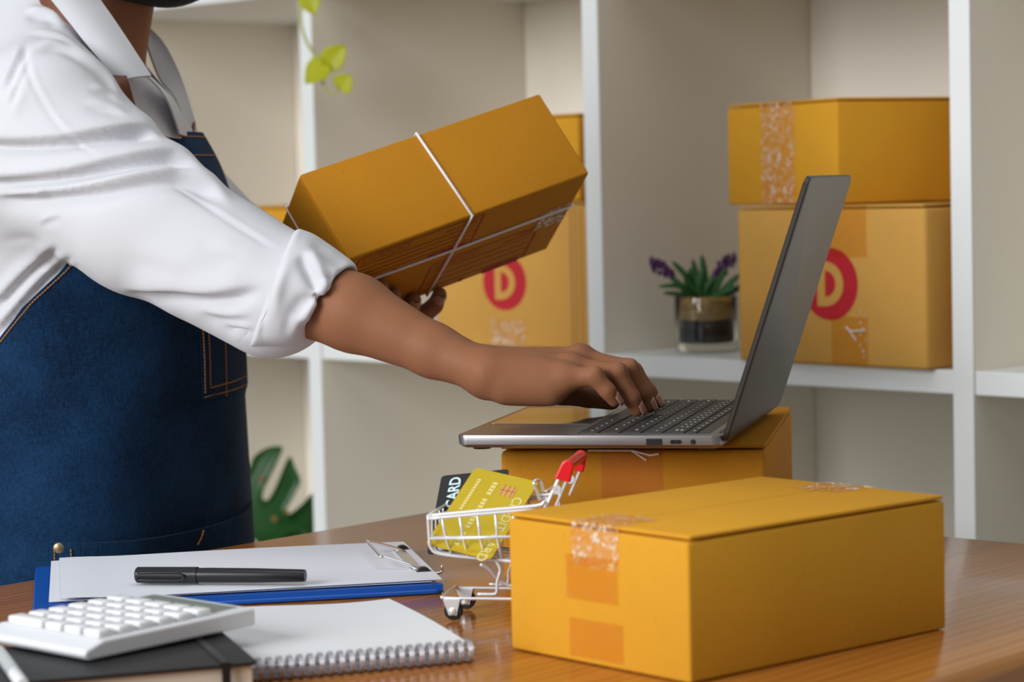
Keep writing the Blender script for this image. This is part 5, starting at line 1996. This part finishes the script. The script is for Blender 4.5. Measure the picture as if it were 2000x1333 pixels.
# left cuff, hidden behind the parcel arm
ax = unit(lw - l_elb)
c0_ = U(590, 558, 2.40)
e1 = unit(np.cross(ax, [0, 0, 1.0]))
e2 = np.cross(ax, e1)
loft([(c0_ + ax * t, e1 * r, e2 * r) for t, r in ((-0.03, 0.042), (-0.03, 0.046), (-0.02, 0.047), (0.02, 0.045), (0.028, 0.043), (0.026, 0.039), (0.0, 0.037))], 48, lambda i, a: 0.015 * math.sin(6 * a + i)).build('rolled_cuff', M['shirt'], shirt, smooth=True, world=True)


def patch(left, right, t, mat, name, parent, n=12, m=10, bow=0.0, bdir=(0, -1, 0)):
    """cloth patch spanned between two edge curves of (px, py, Y)"""
    A = catmull([U(*p) for p in left], 8)
    B = catmull([U(*p) for p in right], 8)
    k = min(len(A), len(B))
    A = [A[int(i * (len(A) - 1) / (n - 1))] for i in range(n)]
    B = [B[int(i * (len(B) - 1) / (n - 1))] for i in range(n)]
    rows = [[a * (1 - j / m) + b * (j / m) + np.array(bdir) * bow * math.sin(math.pi * j / m) for j in range(m + 1)] for a, b in zip(A, B)]
    return MB().sheet(rows, t).build(name, mat, parent, smooth=True, angle=0.9, world=True)


# collar: near leaf, far leaf, inner stand
patch([(60, -45, 2.235), (98, -2, 2.225), (132, 40, 2.215), (168, 86, 2.205), (203, 126, 2.200), (233, 157, 2.200)],
      [(150, -70, 2.255), (190, -4, 2.250), (215, 32, 2.240), (246, 78, 2.230), (270, 115, 2.222), (293, 150, 2.218)], -0.0022, M['shirt'], 'collar', shirt, 20, 12, 0.007)
patch([(284, 84, 2.385), (294, 116, 2.375), (312, 158, 2.365), (342, 196, 2.355), (358, 250, 2.350), (366, 266, 2.350)],
      [(278, 40, 2.400), (318, 82, 2.400), (346, 136, 2.395), (362, 184, 2.390), (377, 230, 2.380), (384, 264, 2.378)], -0.002, M['shirt'], 'collar', shirt, 20, 10, -0.006)
# front edge of the shirt between the collar and the bib
patch([(286, 146, 2.222), (310, 170, 2.235), (330, 200, 2.250), (344, 236, 2.262), (352, 262, 2.27)],
      [(298, 152, 2.240), (322, 176, 2.262), (345, 202, 2.290), (362, 240, 2.31), (372, 268, 2.32)], 0.0018, M['shirt'], 'placket', shirt, 18, 6, 0.003)
patch([(236, 150, 2.215), (248, 190, 2.225), (270, 232, 2.232), (292, 262, 2.235)],
      [(296, 152, 2.255), (325, 190, 2.272), (346, 236, 2.285), (356, 272, 2.29)], 0.0015, M['shirt'], 'shirt_front', shirt, 18, 14, 0.004)

# ---- apron
AZ = [0.50, 0.80, 0.90, 0.945, 1.00, 1.03, 1.07, 1.10, 1.135, 1.157]
AP = [128, 124, 116, 107, 83, 67, 50, 38, 26, 22]


def apron_edge(z):
    return R_(float(np.interp(z, AZ, AP)))


def apron_off(psi, z):
    """distance of the cloth from the torso rings: it hangs straight from the chest and swings over the belly"""
    sw = 0.011 + 0.003 * math.sin(3.1 * psi + 7 * z) * (1 if z < 1.0 else 0.3)
    if z < 0.9:
        sw += 0.006 * (0.9 - z) / 0.3 + 0.003 * math.sin(6 * psi + 2.0)
    return sw


def apron_pt(psi, z, extra=0.0):
    return torso_point(psi, z, apron_off(psi, z) + extra)


zs2 = np.concatenate([np.linspace(0.50, 1.15, 66), [1.157]])
rows = []
for z in zs2:
    e = apron_edge(z)
    rows.append([apron_pt(e - 2 * e * j / 80, z) for j in range(81)])
apron = MB().sheet(rows, 0.0018).build('apron', M['denim'], person, smooth=True, angle=0.9, world=True)
tag(apron, 'dark blue denim bib apron')


def stitch_line(pts, r=0.0006):
    """row of single stitches along a path of (psi, z)"""
    mb = MB()
    P = [apron_pt(p[0], p[1], (p[2] + 0.0016) if len(p) > 2 else 0.0026) for p in pts]
    P = [np.array(p) for p in catmull(P, 10)]
    seg = np.concatenate([[0], np.cumsum([np.linalg.norm(b - a) for a, b in zip(P, P[1:])])])
    s, L = 0.0, seg[-1]
    PA = np.array(P)
    while s + 0.0024 < L:
        a = np.array([np.interp(s, seg, PA[:, k]) for k in range(3)])
        b = np.array([np.interp(s + 0.0024, seg, PA[:, k]) for k in range(3)])
        mb.tube([a, b], r, 5)
        s += 0.0032
    o = mb.build('stitching', M['stitch'], apron, world=True)
    o['kind'] = 'stuff'
    return o


def edge_line(z0, z1, inset, n=14):
    return [(apron_edge(z) - inset, z) for z in np.linspace(z0, z1, n)]


stitch_line(edge_line(0.93, 1.05, R_(2.2)))
zt_ = 1.157
stitch_line([(a, zt_ - 0.004) for a in np.linspace(R_(21), R_(-21), 12)])
stitch_line([(a, zt_ - 0.022) for a in np.linspace(R_(20), R_(-20), 12)])


def apron_patch(name, psis, zs, off, t, nx=20, nz=14, wave=None):
    rows = []
    for i in range(nz + 1):
        f = i / nz
        r_ = []
        for j in range(nx + 1):
            g = j / nx
            z = zs[0](g) * (1 - f) + zs[1](g) * f
            p = psis[0](f) * (1 - g) + psis[1](f) * g
            r_.append(apron_pt(p, z, off + (wave(f, g) if wave else 0)))
        rows.append(r_)
    return MB().sheet(rows, t).build(name, M['denim'], apron, smooth=True, angle=0.9, world=True)


# chest pocket on the front
def psi_at(px, z):
    """angle at which the apron shows at image column px on height z (near half)"""
    best = min(np.linspace(R_(-60), R_(130), 400), key=lambda a: abs(project(apron_pt(a, z))[0] - px) + (0 if a > R_(-30) else 500))
    return best


pa, pb = psi_at(388, 0.95), R_(-22)
apron_patch('pocket', (lambda f: pa, lambda f: pb), (lambda g: 0.905 + 0.004 * g, lambda g: 1.00), 0.0022, 0.0014)
stitch_line([(pa - R_(1.2), 0.995, 0.0028), (pa - R_(1.2), 0.95, 0.0028), (pa - R_(1.2), 0.912, 0.0028)], 0.0005)
stitch_line([(pa - R_(4), 0.995, 0.0028), (pa - R_(4), 0.95, 0.0028), (pa - R_(4), 0.917, 0.0028)], 0.0005)
stitch_line([(pa - R_(1), 0.909, 0.0028), ((pa + pb) / 2, 0.911, 0.0028), (pb, 0.912, 0.0028)], 0.0005)
stitch_line([(pa - R_(4), 0.917, 0.0028), ((pa + pb) / 2, 0.919, 0.0028), (pb, 0.92, 0.0028)], 0.0005)
pm_ = pa - (pa - pb) * 0.36
stitch_line([(pm_, 0.998, 0.0028), (pm_, 0.95, 0.0028), (pm_, 0.905, 0.0028)], 0.0005)
# hip pocket with a rivet
z_h = 0.780
pr0, pr1 = psi_at(100, z_h), R_(-25)
apron_patch('pocket', (lambda f: pr0, lambda f: pr1), (lambda g: 0.63, lambda g: 0.7900 - 0.006 * math.sin(math.pi * min(1, g * 1.1)) + 0.004 * g), 0.0030, 0.0016, 40, 20, lambda f, g: 0.004 * f * f * math.sin(math.pi * g))
stitch_line([(pr0 - R_(1.5), 0.783, 0.004), (pr0 - R_(1.8), 0.74, 0.004), (pr0 - R_(1.8), 0.70, 0.004)])
stitch_line([(pr0 - R_(7), 0.783, 0.005), (pr0 - R_(7.5), 0.74, 0.005), (pr0 - R_(7.5), 0.70, 0.005)])
q0 = psi_at(378, z_h)
stitch_line([(q0 - R_(1), 0.785, 0.0085), (q0, 0.778, 0.0085), (q0 + R_(2), 0.771, 0.0085)])
rc = apron_pt(pr0 - R_(3.0), 0.7840, 0.0042)
nn = unit(apron_pt(pr0 - R_(3.0), 0.7840, 0.02) - rc)
MB().lathe([(0.0052, -0.001), (0.0052, 0.0004), (0.0044, 0.0011), (0.0002, 0.0013)], 20, tuple(rc), axis=nn).build('rivet', M['brass'], apron, smooth=True, world=True)

# leather neck strap
def ribbon(name, pts, width, side, t, mat, parent):
    P = catmull(pts, 8)
    rows = []
    for p, s in zip(P, [side] * len(P)):
        s = unit(s)
        rows.append([p - s * width / 2, p - s * width / 6, p + s * width / 6, p + s * width / 2])
    return MB().sheet(rows, t).build(name, mat, parent, smooth=True, angle=0.9, world=True)


ribbon('neck_strap', [U(285, 262, 2.212), U(262, 232, 2.205), U(248, 195, 2.200), U(238, 160, 2.196), U(222, 125, 2.212), U(180, 60, 2.235), U(120, 5, 2.245)], 0.011, (0.9, 0.4, 0.35), 0.0022, M['leather'], apron)
ribbon('neck_strap', [U(368, 268, 2.360), U(372, 250, 2.372), U(368, 225, 2.392), U(335, 150, 2.412), U(285, 60, 2.42)], 0.011, (0.9, -0.4, 0.2), 0.002, M['leather'], apron)
ribbon('neck_strap', [U(150, 38, 2.226), U(110, 18, 2.232), U(80, 2, 2.250), U(60, -12, 2.300), U(70, -20, 2.36), U(150, -20, 2.41)], 0.020, (0.35, -0.2, 0.9), 0.0022, M['leather'], apron)

# black face mask: a shell over nose, mouth and chin
rows = []
for i in range(19):
    el = R_(-86 + 100 * i / 18)
    r_ = []
    for j in range(33):
        az = R_(-84 + 168 * j / 32)
        f = 0.088 * math.cos(el * 0.78) * math.cos(az) + 0.024 * max(0, math.cos(az)) ** 5 * math.cos(el)
        l = 0.075 * math.sin(az) * math.cos(el * 0.55)
        u = -0.030 + 0.082 * math.sin(el)
        r_.append(hp(f - 0.004, l, u))
    rows.append(r_)
MB().sheet(rows, 0.002).build('face_mask', M['mask'], person, smooth=True, angle=0.9, world=True)
for s in (-1, 1):
    for u0_, u1_ in ((-0.02, 0.018), (-0.075, -0.022)):
        MB().tube([hp(0.006, s * 0.074, u0_), hp(-0.004, s * 0.081, (u0_ + u1_) / 2), hp(-0.018, s * 0.079, u1_)], 0.0016, 6).build('ear_loop', M['mask'], person, smooth=True, world=True)
for s in (-1, 1):
    MB().sphere(tuple(hp(0.0705, s * 0.031, 0.020)), 0.0108, 16, 10).build('eye', M['page'], person, smooth=True, world=True)
    MB().sphere(tuple(hp(0.0775, s * 0.031, 0.0195)), 0.0046, 12, 8).build('iris', M['hair'], person, smooth=True, world=True)
    MB().tube(catmull([hp(0.083, s * 0.016, 0.041), hp(0.083, s * 0.034, 0.046), hp(0.070, s * 0.052, 0.041)], 5), 0.0024, 6).build('eyebrow', M['hair'], person, smooth=True, world=True)


def hair_sdf(P):
    P = np.asarray(P, np.float32)
    q = (P - head.astype(np.float32)) @ HFRAME.astype(np.float32).T
    d = ellipsoid(P, hp(-0.018, 0, 0.050), (0.098, 0.084, 0.098), HFRAME)
    # keep the face free
    cut = 0.045 - q[:, 0] + np.clip((q[:, 2] - 0.075), 0, 1) * 1.3
    d = np.maximum(d, -np.maximum(-(q[:, 0] - 0.042 - np.clip(q[:, 2] - 0.08, 0, 1) * 1.2), q[:, 2] - 0.125) * 0.6)
    d = np.maximum(d, -(q[:, 2] + 0.035 + 0.12 * np.clip(-q[:, 0] - 0.02, -1, 0.2)))
    d = smin(d, ellipsoid(P, hp(-0.110, 0, 0.080), (0.042, 0.042, 0.042), HFRAME), 0.02)
    return d


V, Q = mesh_sdf(hair_sdf, head - 0.18, head + 0.2, 0.004)
V = smooth_mesh(V, Q, 3)
quad_mesh('hair', V, Q, M['hair'], person)
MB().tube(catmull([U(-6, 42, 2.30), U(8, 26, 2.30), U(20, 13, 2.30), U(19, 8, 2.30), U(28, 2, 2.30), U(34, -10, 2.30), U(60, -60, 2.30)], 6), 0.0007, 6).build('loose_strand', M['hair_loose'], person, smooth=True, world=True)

# trousers and shoes, below the table
pel = []
for z in np.linspace(0.84, 0.46, 14):
    cx_, cy_, a_, b_ = ring_s(z)
    k_ = 1.0 if z > 0.56 else 1.0 - 0.25 * (0.56 - z) / 0.1
    pel.append((np.array([cx_, cy_, z]), BF * (a_ - 0.004) * k_, BR * -(b_ - 0.004) * k_))
pv = loft(pel, 40)
pv.f.append(tuple(13 * 40 + j for j in range(40)))
pv.build('trouser_seat', M['trouser'], person, smooth=True, world=True)
for s in (-1, 1):
    hipc = np.array([-0.386, 2.345, 0.0]) - BR * s * 0.082
    st = [(0.58, 0.088, 0.0), (0.50, 0.086, 0.0), (0.40, 0.072, 0.004), (0.30, 0.064, 0.006), (0.20, 0.058, 0.0), (0.10, 0.052, -0.008), (0.075, 0.052, -0.01)]
    loft([(hipc + BF * o_ + np.array([0, 0, z]), BF * r, BR * -r) for z, r, o_ in st], 28).build('trouser_leg', M['trouser'], person, smooth=True, world=True)
    mb = MB()
    rows = []
    foot = hipc + BF * 0.045
    rs_ = [(0.0, 0.040, 0.118), (0.018, 0.044, 0.124), (0.035, 0.043, 0.118), (0.055, 0.040, 0.100), (0.075, 0.038, 0.070), (0.09, 0.036, 0.045)]
    lf = loft([(foot + np.array([0, 0, z]) - BF * (0.124 - l) * 0.8, BF * l, BR * -w) for z, w, l in rs_], 28)
    lf.f.append(tuple(range(27, -1, -1)))
    lf.build('shoe', M['shoe'], person, smooth=True, world=True)
